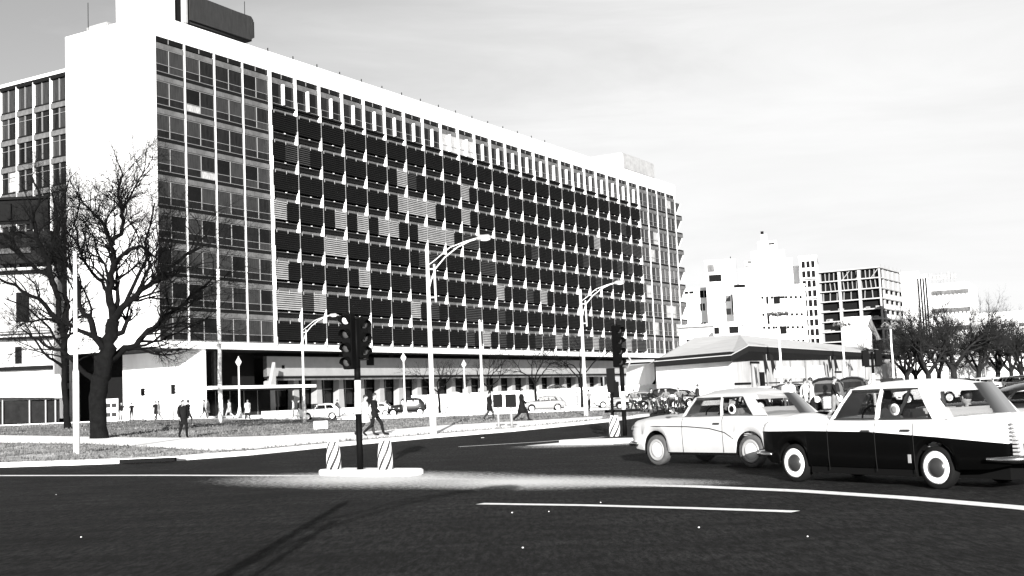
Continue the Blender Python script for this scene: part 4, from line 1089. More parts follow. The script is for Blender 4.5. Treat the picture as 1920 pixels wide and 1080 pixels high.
# avenue trees on the right
cfgR = dict(seg=.8, max=4, wood=1, crook=.13, up=.03, kids=[5, 5, 5, 3], mt='bark_grey', mc='twig_grey', scale=1)
def avenue_meshes(seed):
    g = random.Random(seed); T, Cc = MB(), MB()
    T.tube([(0, 0, -.2), (.1, 0, 1.2), (.05, .1, 2.4)], [.5, .36, .34], 'bark_grey', 8, cap=False)
    n = 6
    for k in range(n):
        a = k*2*PI/n+g.uniform(-.3, .3); o_ = g.uniform(.45, .85)
        branch(T, Cc, g, Vector((.05, .1, 2.2)), Vector((math.cos(a)*o_, math.sin(a)*o_, 1)), g.uniform(4.6, 5.6), .25, 0, cfgR)
    return T.mesh('trunk'), Cc.mesh('crown')
AV = [avenue_meshes(s_) for s_ in (41, 42)]
def avenue_tree(px, Y, s, v, label, rz):
    x, y, z = onY(px, Y); t = thing('avenue_tree', label, 'tree', (x, y, z), rz, 'bare avenue trees at the right'); t.scale = (s, s, s)
    link(AV[v][0], 'trunk', t); link(AV[v][1], 'crown', t)
for i_, (px, Y, s, lab) in enumerate((
    (1700, 168, .98, 'first large bare avenue tree left, behind the cluster lamp'), (1742, 150, .98, 'second large bare avenue tree with dark dense crown'), (1790, 172, 1.22, 'tallest bare avenue tree in the middle of the row'),
    (1835, 176, 1.05, 'bare avenue tree right of the tallest one'), (1870, 190, 1.05, 'bare avenue tree near the right edge behind black sedan'), (1915, 185, .95, 'bare avenue tree cut by the right edge of the picture'),
    (1640, 215, .85, 'thin pale bare tree right of the concrete frame base'), (1610, 240, .72, 'smallest thin bare tree behind the right end of the pavilion'), (1760, 220, 1.15, 'bare avenue tree half hidden behind the tallest crown'), (1895, 235, 1.15, 'farther bare avenue tree filling the right skyline'),
    (1962, 190, 1.0, 'bare avenue tree just past the right edge with branches reaching in'), (1718, 230, 1.1, 'bare avenue tree half hidden behind the first large crown'), (1850, 260, 1.2, 'farthest bare avenue tree behind the black parked car'))):
    avenue_tree(px, Y, s, i_ % 2, lab, i_*1.3)

# ------------------------------------------------------------------ cars
def wheel(t, x, y, r, side, tyre='rubber', ring='whitewall', hub='hub_dark', w=.17, name='wheel', ringr=.72, hubr=.3):
    """axle along y; outer face towards side (+1 / -1)"""
    mt_ = Matrix.Translation((x, y, r)) @ Matrix.Rotation(-PI/2*side, 4, 'X')
    o = MB().lathe([(r*.5, -w*.5), (r*.92, -w*.5), (r, -w*.32), (r, w*.32), (r*.95, w*.48), (r*.8, w*.52), (r*.6, w*.46), (r*.5, w*.4)], tyre, 26, mt_).build(name, t)
    MB().lathe([(r*.5, w*.42), (r*ringr, w*.545), (r*(ringr-.12), w*.56), (r*.5, w*.47), (r*.42, w*.45)], ring, 26, mt_).build('rim', o)
    MB().lathe([(r*.52, w*.38), (r*hubr*1.1, w*.5), (r*hubr, w*.6), (r*hubr*.6, w*.72), (.01, w*.76)], hub, 20, mt_).build('hubcap', o)
    return o
def interp(tab, x):
    for a, b in zip(tab, tab[1:]):
        if x <= b[0]:
            f = max(0, (x-a[0])/(b[0]-a[0])) if b[0] != a[0] else 0
            return [a[i]+(b[i]-a[i])*f for i in range(1, len(a))]
    return list(tab[-1][1:])
def car(name, label, loc, rz, P, group=None, simple=False):
    """x forward, y left. P['tab']: (x, top z, half width, floor z) from rear to front"""
    t = thing(name, label, 'car', loc, rz, group)
    tab = P['tab']; xr, xf = tab[0][0], tab[-1][0]; wb = P['wb']; wr = P['wr']; sill = P['sill']
    up, lo = P['upper'], P['lower']
    xs = sorted(set([tab[0][0]+.0]+[r_[0] for r_ in tab]+[xr+(xf-xr)*k/(34 if not simple else 18) for k in range(1, 34 if not simple else 18)]+[s_*wb/2+math.cos(a)*P['ar'] for s_ in (-1, 1) for a in [PI*k/(12 if not simple else 6) for k in range(0, 13 if not simple else 7)]]))
    rings = []
    for x in xs:
        zt_, hw_, zf = interp(tab, x)
        zbt = max(zf, sill)
        for s_ in (-1, 1):
            dx = x-s_*wb/2; ar = P['ar']*(P.get('rarch', 1) if s_ < 0 else 1)
            if abs(dx) < ar: zbt = max(zbt, wr*P.get('az', 1.05)+math.sqrt(ar*ar-dx*dx)*P.get('aq', 1))
        zs = interp(P['split'], x)[0] if 'split' in P else zbt+.5*(zt_-zbt)
        zbt = min(zbt, zs-.02); zs = min(zs, zt_-.14)
        sec = [(hw_*.94, zbt), (hw_*.99, zbt+.35*(zs-zbt)), (hw_, zs), (hw_*.995, zs+.012), (hw_*.985, zt_-.1), (hw_*.95, zt_-.035), (hw_*.87, zt_), (hw_*.45, zt_+P.get('crown', .035)), (0, zt_+P.get('crown', .035)*1.3)]
        rings.append([(x, y, z) for y, z in sec]+[(x, -y, z) for y, z in sec[-2::-1]])
    ns = len(rings[0])
    def mm(i, j):
        jj = j if j < 8 else ns-2-j
        return lo if jj <= 1 else (P.get('trim', up) if jj == 2 else up)
    body = MB().loft(rings, up, closed=False, cap=False, mats=mm)
    for k, r_ in ((0, rings[0]), (-1, rings[-1])):
        lo_idx = [r_[0], r_[1], r_[2]]+[r_[-3], r_[-2], r_[-1]]
        f1 = lo_idx; f2 = list(r_[2:-2])
        for f_, m_ in ((f1, lo), (f2, up)):
            f_ = f_ if k == -1 else f_[::-1]
            body.add(f_, [tuple(range(len(f_)))], m_)
    body.build('body', t)
    hw0 = max(r_[2] for r_ in tab)
    MB().box(xr+.25, xf-.25, -hw0+.3, hw0-.3, sill-.04, sill+.22, 'underbody').box(-wb/2+P['ar']+.02, wb/2-P['ar']-.02, -hw0+.08, hw0-.08, sill-.03, sill+.3, 'underbody').build('floor_pan', t)
    for s_ in (-1, 1):
        for y_ in (-1, 1):
            rr_ = P['ar']+.012; arc = [(s_*wb/2+rr_*math.cos(PI*k/10), wr*P.get('az', 1.05)+rr_*math.sin(PI*k/10)*P.get('aq', 1)+.01) for k in range(11)]
            MB().loft([[(x_, y_*(hw0-.36), z_) for x_, z_ in arc], [(x_, y_*(hw0-.07), z_) for x_, z_ in arc]], 'underbody', closed=False, cap=False).build('wheel_liner', t)
            MB().box(s_*wb/2-P['ar']*.98, s_*wb/2+P['ar']*.98, y_*(hw0-.32)-.02, y_*(hw0-.32)+.02, wr*.8, wr*.8+P['ar']*1.45, 'underbody').build('wheel_well', t)
    for s_ in (1, -1):
        for y_ in (-1, 1): wheel(t, s_*wb/2, y_*(hw0-.15), wr, y_, *P.get('wheel', ('rubber', 'whitewall', 'hub_dark')), **P.get('wk', {}))
    # greenhouse
    hb = P['belt']; hr = P['roof']; A_, B_, C_, D_ = P['gx']          # rear base, rear top, front top, front base
    yb, yt = P['gy']; rc_ = P.get('roofcol', up); cr = P.get('rcrown', .07)
    R_ = []
    nx = 10
    for i in range(nx+1):
        f = i/nx; x = B_-.1+(C_-B_+.2)*f; e_ = 1-(2*f-1)**4; z = hr-.045*(1-e_)-.02*(2*f-1)**2
        w_ = yt*(1-.05*(1-e_))
        R_.append([(x, w_, z-.06), (x, w_*.985, z-.02), (x, w_*.9, z+.015), (x, w_*.5, z+cr*.8*e_+.01), (x, 0, z+cr*e_+.012), (x, -w_*.5, z+cr*.8*e_+.01), (x, -w_*.9, z+.015), (x, -w_*.985, z-.02), (x, -w_, z-.06)])
    rb = MB().loft(R_, rc_, closed=True, cap=True)
    rb.build('roof', t)
    zt2 = hr-.05
    bz = lambda x: interp(tab, x)[0]-.01
    def side(f, tt, y_):         # f: 0 rear .. 1 front along the side, tt: 0 belt .. 1 roof
        xb = A_+(D_-A_)*f; xt = B_+(C_-B_)*f
        x = xb+(xt-xb)*tt; zb_ = max(hb, bz(xb)) if P.get('fb', 0) else hb; bow = math.sin(PI*tt)*.02
        return Vector((x, y_*(yb+(yt-yb)*tt+bow), zb_+(zt2-zb_)*tt))
    def strip_(f0, f1, t0, t1, y_, m_, nm, off=0, thick=.03):
        vs = []
        for tt in (t0, (t0+t1)/2, t1):
            for f in (f0, f1):
                q = side(f, tt, y_); vs.append(q+Vector((0, y_*off, 0)))
        o_ = MB(); inn = [v+Vector((0, -y_*thick, 0)) for v in vs]
        o_.add(vs+inn, [(0, 1, 3, 2), (2, 3, 5, 4), (6, 8, 9, 7), (8, 10, 11, 9), (0, 6, 7, 1), (4, 5, 11, 10), (0, 2, 8, 6), (2, 4, 10, 8), (1, 7, 9, 3), (3, 9, 11, 5)], m_)
        return o_.build(nm, t)
    for y_ in (1, -1):
        for (f0, f1) in P['pillars']: strip_(f0, f1, 0, 1, y_, P.get('pilcol', rc_), 'pillar', .0)
        for (f0, f1) in P['panes']:
            strip_(f0, f1, .03, .95, y_, 'glass', 'window_pane', -.014, .006)
            if not simple:
                e_ = .009
                strip_(f0, f1, .0, .045, y_, P.get('wtrim', 'chrome'), 'window_trim', .004, .02); strip_(f0, f1, .93, .98, y_, P.get('wtrim', 'chrome'), 'window_trim', .004, .02)
    def cross(xb, zb_, yb_, xt, zt_, yt_, bulge, nm):
        n = 8; vs = []
        for tt in (0, .5, 1):
            for i in range(n+1):
                s_ = -1+2*i/n; yy = yb_+(yt_-yb_)*tt; bl = bulge*(1-s_*s_)
                vs.append((xb+(xt-xb)*tt+bl, s_*yy, zb_+(zt_-zb_)*tt+.012*math.sin(PI*tt)))
        k = n+1; return MB().add(vs, [(r_*k+i, r_*k+i+1, (r_+1)*k+i+1, (r_+1)*k+i) for r_ in range(2) for i in range(n)], 'glass', True).build(nm, t)
    cross(D_-.01, interp(tab, D_)[0]+.0, yb-.03, C_+.06, zt2+.03, yt-.03, P.get('wbulge', .14), 'windscreen')
    cross(A_+.01, interp(tab, A_)[0]+.0, yb-.05, B_-.07, zt2+.03, yt-.05, -P.get('rbulge', .12), 'rear_window')
    # interior
    st_ = P.get('seatm', 'seat')
    MB().box(A_+.15, D_-.1, -yb+.06, yb-.06, hb-.45, hb-.4, 'underbody').box(D_-.45, D_-.1, -yb+.06, yb-.06, hb-.25, hb-.03, 'underbody').build('interior_floor', t)
    for xx in ((A_+D_)/2-.35+.35*.3, A_+.45):
        MB().box(xx-.08, xx+.1, -yb+.12, yb-.12, hb-.4, hb+.14, st_).box(xx+.1, xx+.5, -yb+.12, yb-.12, hb-.4, hb-.3, st_).build('seat', t, bevel=.04)
    MB().tube([(D_-.55+.05*math.cos(a), .38+.2*math.cos(a), hb+.0+.19*math.sin(a)) for a in [k*PI/8 for k in range(17)]], .014, 'black_metal', 5).build('steering_wheel', t)
    # bumpers, lamps
    for xx, s_ in ((xf, 1), (xr, -1)):
        hwb = interp(tab, xx)[1]
        zbm = P.get('bz', .42); pts = []
        for i in range(13):
            f = -1+i/6; pts.append((xx+s_*(.16-.14*abs(f)**3), f*(hwb+.07), zbm))
        for s2 in (-1, 1): pass
        pts = [(xx-s_*.35, -(hw0+.03), zbm)]+pts+[(xx-s_*.35, (hw0+.03), zbm)]
        MB().tube(pts, [.03]+[.055]*13+[.03], P.get('bumper', 'chrome'), 8).build('bumper', t)
    for y_ in (-1, 1):
        zt_, hwf, _ = interp(tab, xf-.12)
        MB().lathe([(.11, -.1), (.11, .02), (.095, .05), (.03, .075)], 'chrome', 14, Matrix.Translation((xf-.03, y_*(hwf-.16), zt_-.16)) @ Matrix.Rotation(PI/2, 4, 'Y')).build('headlight', t)
        zr, hwr, _ = interp(tab, xr+.05)
        tl = P.get('tail', (.09, .3, .05))
        MB().box(xr-.035, xr+.02, y_*(hwr-.1)-tl[0]/2, y_*(hwr-.1)+tl[0]/2, zr-.08-tl[1], zr-.08, 'taillight').build('tail_light', t, bevel=.012)
    MB().box(xf-.02, xf+.03, -hwf*.55, hwf*.55, P.get('bz', .42)+.1, zt_-.18, 'hub_dark').build('grille', t, bevel=.02)
    if not simple:
        # seams, handles, trims
        for y_ in (-1, 1):
            for xx in P.get('doors', ()):
                hwx = interp(tab, xx)[1]; zt_ = interp(tab, xx)[0]; zs = interp(P['split'], xx)[0] if 'split' in P else sill+.4
                pts = [(xx+P.get('dlean', 0)*0, y_*(hwx*.965+.008), sill+.03), (xx, y_*(hwx*.99+.004), sill+.2), (xx, y_*(hwx+.002), zs), (xx, y_*(hwx*.985+.003), zt_-.1), (xx, y_*(hwx*.95+.004), zt_-.035)]
                MB().tube(pts, .006, 'seam', 4).build('door_seam', t)
            for xx in P.get('handles', ()):
                hwx = interp(tab, xx)[1]; zt_ = interp(tab, xx)[0]
                MB().box(xx-.09, xx+.07, y_*(hwx+.015)-.012, y_*(hwx+.015)+.012, zt_-.17, zt_-.14, 'hub_dark').build('door_handle', t)
            for path, m_, r_ in P.get('trims', ()):
                pts = []
                for (xx, zz) in path:
                    hwx = interp(tab, xx)[1]; pts.append((xx, y_*(hwx*.995+.004), zz))
                MB().tube(pts, r_, m_, 5).build('trim_strip', t)
    return t

taxiP = dict(wb=2.8, wr=.3, sill=.19, ar=.345, belt=.98, roof=1.485, upper='taxi_white', lower='taxi_black', crown=.03,
    tab=[(-2.68, .9, .68, .45), (-2.6, .985, .75, .36), (-2.3, 1.0, .78, .3), (-1.4, .985, .805, .27), (0, .965, .81, .27), (.9, .985, .805, .27), (1.6, .985, .79, .27), (1.95, .97, .765, .3), (2.1, .945, .73, .38), (2.15, .9, .69, .45)],
    split=[(-2.7, .64), (-1.5, .73), (-.3, .80), (1.0, .815), (2.3, .80)],
    gx=(-1.74, -1.33, .18, .56), gy=(.745, .655), rcrown=.05, pillars=[(0, .15), (.575, .61), (.97, 1.0)], panes=[(.15, .575), (.61, .97)],
    doors=(-1.08, -.37, .58), handles=(-.95, -.2), seatm='seat_pale', wtrim='hub_dark', rbulge=.2, tail=(.1, .4, .05),
    wheel=('rubber', 'whitewall', 'hub_dark'), wk=dict(ringr=.78, hubr=.42), bz=.44)
def place2(pf, pr):       # wheel contact points of front and rear left wheels, pixel
    a = Vector(gp(*pf)); b2 = Vector(gp(*pr)); return a, b2
def by_wheels(pf, pr, hw):
    a, b2 = place2(pf, pr); d = (a-b2).normalized(); left = Vector((-d.y, d.x)); c = (a+b2)/2-left*hw
    return (c.x, c.y, 0), math.atan2(d.y, d.x)
loc, rz = by_wheels((1484, 903), (1773, 918), .72)
taxi = car('taxi', 'nearest car, two tone taxi with white top and black lower body, cut by right edge', loc, rz, taxiP)
# tail fins, ribbed lamps, rear quarter disc
for y_ in (-1, 1):
    MB().prism([(-2.72, y_*.70, .72), (-2.7, y_*.72, 1.0), (-2.64, y_*.73, 1.05), (-1.6, y_*.77, .99), (-1.8, y_*.78, .93), (-2.55, y_*.76, .74)], (0, -y_*.06, 0), 'taxi_white').build('tail_fin', taxi, bevel=.012)
    for k in range(9): MB().box(-2.79+.008*k, -2.7, y_*.74-.05, y_*.74+.045, .50+.05*k, .53+.05*k, 'taillight').build('lamp_rib', taxi)
# oval quarter-window style badge on the rear door glass
MB().lathe([(.085, -.004), (.085, .004), (.03, .006)], 'cloth_white', 20, Matrix.Translation((-.72, .735, 1.12)) @ Matrix.Rotation(-PI/2, 4, 'X')).lathe([(.055, .006), (.055, .009), (.03, .011)], 'cloth_grey', 14, Matrix.Translation((-.72, .735, 1.12)) @ Matrix.Rotation(-PI/2, 4, 'X')).build('window_sticker', taxi)
MB().box(-1.02, -.97, .8, .812, .36, .48, 'grey_metal').build('rear_reflector', taxi)
MB().box(-.2, .1, -.12, .12, 1.52, 1.58, 'hub_dark').build('roof_sign', taxi, bevel=.02)
MB().tube([(.15, .3, 1.5), (.1, .3, 1.57)], .012, 'taxi_white', 5).build('roof_aerial', taxi)
creamP = dict(wb=2.6, wr=.315, sill=.26, ar=.375, rarch=.95, belt=1.0, roof=1.43, upper='car_cream', lower='car_cream', crown=.05, aq=1.05,
    tab=[(-2.2, .78, .66, .45), (-2.1, .93, .74, .36), (-1.7, 1.0, .8, .3), (-1.0, 1.02, .825, .28), (0, 1.0, .83, .28), (1.0, .99, .825, .28), (1.6, .97, .8, .3), (1.95, .93, .76, .34), (2.08, .86, .7, .42), (2.12, .76, .62, .48)],
    gx=(-1.76, -1.3, .22, .5), gy=(.76, .63), pillars=[(0, .15), (.5, .53), (.965, 1.0)], panes=[(.15, .5), (.53, .965)], rcrown=.1,
    doors=(-.65, .46), handles=(-.5,), wheel=('rubber_dusty', 'grey_metal', 'hub_light'), wk=dict(ringr=.74, hubr=.44), seatm='seat_pale', wbulge=.2, rbulge=.28,
    trims=[([(2.0, .8), (1.2, .81), (.3, .8), (-.3, .76), (-.7, .68), (-.93, .56)], 'hub_dark', .011)], bz=.45)
loc, rz = by_wheels((1226, 872), (1420, 877), .74)
cream = car('cream_sedan', 'pale rounded sedan with chrome side line, ahead of the two tone taxi', loc, rz, creamP)
MB().lathe([(.1, -.004), (.1, .004), (.07, .008)], 'cloth_white', 20, Matrix.Translation((-.86, .74, 1.13)) @ Matrix.Rotation(-PI/2, 4, 'X')).lathe([(.065, .005), (.065, .01), (.04, .012)], 'black_board', 20, Matrix.Translation((-.86, .74, 1.13)) @ Matrix.Rotation(-PI/2, 4, 'X')).build('window_sticker', cream)
MB().tube([(.52, 1.0, 1.12), (.52, .83, 1.06)], .02, 'chrome', 6).ball((.52, 1.02, 1.13), (.03, .08, .06), 'chrome').build('door_mirror', cream)

def simpleP(col, **k):
    p = dict(creamP); p.update(upper=col, lower=col, wheel=('rubber', 'hub_light', 'hub_light')); p['trims'] = (); p.update(k); return p
def put_car(px, Y, rz, label, P, name='parked_car', group='cars around the square', dz=0, s=1):
    x, y, z = onY(px, Y); o = car(name, label, (x, y, z+dz), rz, P, group, simple=True); o.scale = (s, s, s); return o
put_car(600, 112, R(184), 'small pale sedan driving behind the lawn, left of the couple', simpleP('car_white', wb=2.3), 'moving_car', s=.98)
put_car(1019, 122, R(184), 'grey sedan with white wheels before the long parapet wall', simpleP('car_grey', trims=()), 'moving_car', s=1.0)
put_car(700, 134, R(184), 'pale car half hidden behind the banded signal pole near the arcade', simpleP('car_white'))
put_car(843, 165, R(180), 'white car on the raised drive with only its roof showing', simpleP('car_white'), dz=1.1)
put_car(1036, 172, R(180), 'dark car on raised drive above the parked grey sedan', simpleP('car_dark'), dz=1.5)
put_car(905, 178, R(180), 'darkish car on the raised drive left of the signal boards', simpleP('car_grey'), dz=1.2)
put_car(1150, 128, R(186), 'pale car partly hidden behind the far traffic signal pole', simpleP('car_white'))
put_car(1188, 108, R(175), 'pale car among the motorcyclists left of the cream sedan', simpleP('car_grey', wheel=('rubber', 'rubber', 'hub_light')))
put_car(1262, 104, R(178), 'dark car behind the motorcyclists at the cream sedan bonnet', simpleP('car_dark'))
put_car(1462, 72, R(175), 'dark roofed sedan seen over the rear of the cream sedan', simpleP('car_dark', roof=1.5))
put_car(1420, 105, R(180), 'white car seen over the cream sedan roof by the pavilion', simpleP('car_white'))
put_car(1500, 84, R(200), 'pale car beyond the gap between cream sedan and taxi', simpleP('car_white'))
put_car(1530, 100, R(178), 'grey car by the pavilion behind the front facing vintage car', simpleP('car_grey'))
put_car(1730, 76, R(182), 'white car roof seen just above the taxi roof', simpleP('car_white', roof=1.42))
put_car(1905, 25, R(172), 'black car passing behind the taxi at the right edge', simpleP('car_dark', roof=1.3), 'moving_car')
fc = [(1778, 104, 'car_dark', -60, 'dark car facing the camera in the far row, left of the pale one'), (1812, 116, 'car_dark', -75, 'black sedan with bright front in the far right row'), (1768, 128, 'car_white', 180, 'white long car parked in front of the first avenue trees'),
      (1845, 128, 'car_white', -80, 'white car between two dark ones in the far right row'), (1840, 150, 'car_grey', -80, 'grey car farther back in the far right row'), (1870, 140, 'car_white', -85, 'far white car near the right edge under the trees'),
      (1896, 128, 'car_grey', -80, 'dark grey car at the right edge before the avenue trees'), (1912, 100, 'car_dark', -95, 'black vintage looking car at the right edge facing the camera'), (1705, 130, 'car_white', 175, 'white car below the first avenue trees behind the taxi roof'), (1880, 165, 'car_dark', -85, 'far dark car between the avenue tree trunks')]
for px, Y, c_, a_, lab in fc: put_car(px, Y, R(a_), lab, simpleP(c_))

def vintage(name, label, loc, rz, col='car_dark', s=1.0, tall=1.68):
    t = thing(name, label, 'car', loc, rz, 'vintage cars in the square'); t.scale = (s, s, s)
    m_ = col
    rings = []
    for x, zl, zh, w_ in ((-1.75, .5, .95, .45), (-1.65, .42, 1.25, .55), (-1.35, .4, tall-.12, .62), (-.9, .4, tall-.02, .66), (-.2, .4, tall, .67), (.35, .4, tall-.04, .66), (.5, .4, tall-.14, .64)):
        r_ = []
        for a, b in ((.9, 0), (1, .25), (1, .55), (.93, .78), (.8, .93), (.45, 1.0), (0, 1.02)): r_.append((x, w_*a, zl+(zh-zl)*b))
        rings.append(r_+[(x, -y, z) for _, y, z in r_[-2::-1]])
    MB().loft(rings, m_, closed=True).build('cabin', t)
    rings = []
    for x, zl, zh, w_ in ((.45, .45, 1.12, .58), (.8, .45, 1.1, .5), (1.3, .45, 1.05, .38), (1.75, .45, 1.0, .27), (1.8, .5, .95, .24)):
        r_ = [(x, w_*a, zl+(zh-zl)*b) for a, b in ((.9, 0), (1, .4), (.95, .75), (.6, .96), (0, 1.0))]; rings.append(r_+[(x, -y, z) for _, y, z in r_[-2::-1]])
    MB().loft(rings, m_, closed=True).build('bonnet', t)
    MB().box(1.79, 1.86, -.22, .22, .5, .98, 'chrome').build('grille', t, bevel=.04)
    for k in range(6): pass
    for y_ in (-1, 1):
        for (cx, r0_, a0, a1) in ((1.25, .43, -.15, 1.15), (-1.25, .43, -.05, 1.0)):
            pts = [(cx+math.cos(PI*a)*r0_*1.1, y_*.62, .36+math.sin(PI*a)*r0_) for a in [a0+(a1-a0)*k/12 for k in range(13)]]
            rings = []
            for i, p_ in enumerate(pts):
                e_ = math.sin(PI*min(1, max(.08, i/12)))**.5; w_ = .2*e_+.05
                rings.append([(p_[0], p_[1]-w_, p_[2]-.03), (p_[0], p_[1]-w_*.5, p_[2]+.05*e_), (p_[0], p_[1]+w_*.5, p_[2]+.05*e_), (p_[0], p_[1]+w_, p_[2]-.03), (p_[0], p_[1]+w_*.5, p_[2]-.05), (p_[0], p_[1]-w_*.5, p_[2]-.05)])
            MB().loft(rings, m_, closed=True).build('fender', t)
            wheel(t, cx, y_*.62, .34, y_, 'rubber', 'hub_light', 'hub_light', .14, hubr=.35)
        MB().box(-.9, .8, y_*.62-.16, y_*.62+.16, .34, .38, m_).build('running_board', t)
        MB().lathe([(.1, -.14), (.13, 0), (.12, .03), (.04, .05)], 'lens_lit', 12, Matrix.Translation((1.6, y_*.42, .88)) @ Matrix.Rotation(PI/2, 4, 'Y')).build('headlight', t)
        for x0, x1 in ((-1.2, -.75), (-.62, -.1), (.0, .4)):
            MB().prism([(x0, y_*.665, 1.12), (x1, y_*.672, 1.12), (x1-.02, y_*.64, tall-.22), (x0+.03, y_*.64, tall-.22)], (0, y_*.012, 0), 'glass_mid').build('window_pane', t)
    MB().prism([(.515, -.5, 1.14), (.515, .5, 1.14), (.505, .45, tall-.24), (.505, -.45, tall-.24)], (.012, 0, 0), 'glass_mid').build('windscreen', t)
    MB().prism([(-1.58, -.3, 1.15), (-1.58, .3, 1.15), (-1.45, .25, 1.4), (-1.45, -.25, 1.4)], (-.03, 0, 0), 'glass_mid').build('rear_window', t)
    MB().tube([(1.95, -.7, .42), (2.0, 0, .42), (1.95, .7, .42)], .045, 'chrome', 6).build('bumper', t)
    MB().tube([(-1.9, -.65, .42), (-1.93, 0, .42), (-1.9, .65, .42)], .04, 'chrome', 6).build('bumper', t)
    MB().box(-1.6, 1.7, -.55, .55, .3, .46, 'underbody').build('floor_pan', t)
    MB().lathe([(.2, -.06), (.33, -.06), (.34, 0), (.33, .06), (.15, .08)], 'rubber', 16, Matrix.Translation((-1.82, 0, .85)) @ Matrix.Rotation(-PI/2, 4, 'Y')).build('spare_wheel', t)
    return t
x, y, z = onY(762, 129); vintage('vintage_car', 'black vintage car parked by the lantern post before the arcade', (x, y, z), R(182), s=1.12)
x, y, z = onY(1549, 51); vintage('vintage_car', 'vintage car with round headlamps and chrome bumper facing us, left of the taxi', (x, y, z), R(-103), s=1.05, tall=1.72)
x, y, z = onY(1597, 62); vintage('vintage_car', 'second vintage car behind the front facing one at the taxi windscreen', (x, y, z), R(-110), s=1.08)
x, y, z = onY(1236, 99); vintage('vintage_car', 'dark vintage car behind the motorcyclists', (x, y, z), R(170), s=1.0)

# ------------------------------------------------------------------ people
def person(label, loc, rz, pose='walk', top='cloth_dark', legs='cloth_dark', coat=None, hat=None, h=1.72, shoe='cloth_black', flip=1, extra=None, group=None, hair='hair'):
    t = thing('person', label, 'person', loc, rz, group); k = h/1.74; t.scale = (k, k, k)
    J = {'pel': (0, 0, .93), 'wst': (0, 0, 1.06), 'chs': (.01, 0, 1.3), 'nck': (.01, 0, 1.47), 'hd': (.03, 0, 1.56)}
    def leg(s, hip, knee, ank, toe): J['h'+s], J['k'+s], J['a'+s], J['t'+s] = hip, knee, ank, toe
    def arm(s, sh, el, wr_, ha): J['s'+s], J['e'+s], J['w'+s], J['f'+s] = sh, el, wr_, ha
    f = flip
    if pose in ('walk', 'stride'):
        q = 1 if pose == 'walk' else 1.35
        leg('l', (.0, .09, .9), (.2*q, .095, .52), (.26*q*f if f > 0 else .26*q, .1, .09), (.44*q, .11, .04))
        leg('r', (.0, -.09, .9), (-.03*q, -.095, .48), (-.34*q, -.1, .14), (-.22*q, -.11, .03))
        arm('l', (.0, .185, 1.41), (-.1*q, .24, 1.14), (-.06*q, .25, .9), (-.03*q, .25, .81))
        arm('r', (.0, -.185, 1.41), (.1*q, -.24, 1.15), (.24*q, -.23, .95), (.28*q, -.22, .87))
    elif pose == 'stand':
        leg('l', (0, .09, .9), (.02, .1, .5), (-.01, .1, .09), (.15, .13, .04)); leg('r', (0, -.09, .9), (.03, -.1, .5), (.01, -.1, .09), (.17, -.13, .04))
        arm('l', (0, .185, 1.41), (-.03, .25, 1.13), (.08, .22, .92), (.12, .2, .84)); arm('r', (0, -.185, 1.41), (-.04, -.26, 1.13), (.03, -.26, .89), (.05, -.25, .81))
    elif pose == 'ride':
        J.update(pel=(-.12, 0, .88), wst=(-.08, 0, 1.0), chs=(.06, 0, 1.22), nck=(.15, 0, 1.37), hd=(.2, 0, 1.45))
        leg('l', (-.12, .1, .86), (.28, .16, .78), (.15, .15, .36), (.3, .16, .3)); leg('r', (-.12, -.1, .86), (.25, -.16, .7), (.02, -.15, .28), (.17, -.16, .22))
        arm('l', (.12, .185, 1.32), (.3, .27, 1.12), (.48, .24, 1.02), (.55, .23, 1.02)); arm('r', (.12, -.185, 1.32), (.3, -.27, 1.12), (.48, -.24, 1.02), (.55, -.23, 1.02))
    elif pose == 'sit':
        J.update(pel=(0, 0, .12), wst=(-.03, 0, .25), chs=(-.06, 0, .48), nck=(-.04, 0, .65), hd=(-.01, 0, .74))
        leg('l', (0, .09, .1), (.42, .12, .2), (.6, .12, -.15), (.75, .13, -.18)); leg('r', (0, -.09, .1), (.42, -.12, .2), (.58, -.12, -.15), (.73, -.13, -.18))
        arm('l', (-.05, .185, .59), (.1, .26, .36), (.35, .18, .42), (.42, .15, .44)); arm('r', (-.05, -.185, .59), (.1, -.24, .36), (.35, -.14, .42), (.42, -.12, .44))
    rad = dict(pel=.13, wst=.115, chs=.135, nck=.055, hd=.055, hl=.105, hr=.105, kl=.075, kr=.075, al=.055, ar=.055, tl=.035, tr=.035, sl=.062, sr=.062, el=.043, er=.043, wl=.03, wr=.03, fl=.032, fr=.032)
    E_ = [('pel', 'wst'), ('wst', 'chs'), ('chs', 'nck'), ('nck', 'hd'), ('pel', 'hl'), ('pel', 'hr'), ('hl', 'kl'), ('hr', 'kr'), ('kl', 'al'), ('kr', 'ar'), ('al', 'tl'), ('ar', 'tr'), ('chs', 'sl'), ('chs', 'sr'), ('sl', 'el'), ('sr', 'er'), ('el', 'wl'), ('er', 'wr'), ('wl', 'fl'), ('wr', 'fr')]
    seg = {('nck', 'hd'): 'skin', ('wl', 'fl'): 'skin', ('wr', 'fr'): 'skin', ('al', 'tl'): shoe, ('ar', 'tr'): shoe}
    for e_ in E_:
        if e_ in seg: continue
        seg[e_] = legs if e_[0] in ('hl', 'hr', 'kl', 'kr') or e_[1] in ('hl', 'hr') else top
    names = list(J); me = bpy.data.meshes.new('sk'); me.from_pydata([J[n] for n in names], [(names.index(a), names.index(b)) for a, b in E_], [])
    o = bpy.data.objects.new('sk', me); COL.objects.link(o)
    md = o.modifiers.new('s', 'SKIN'); o.modifiers.new('u', 'SUBSURF').levels = 1
    for i, n in enumerate(names):
        v = me.skin_vertices[0].data[i]; v.radius = (rad[n]*(1 if n not in ('wst', 'chs', 'pel') else .82), rad[n]*(1 if n not in ('wst', 'chs', 'pel') else 1.18)); v.use_root = n == 'pel'
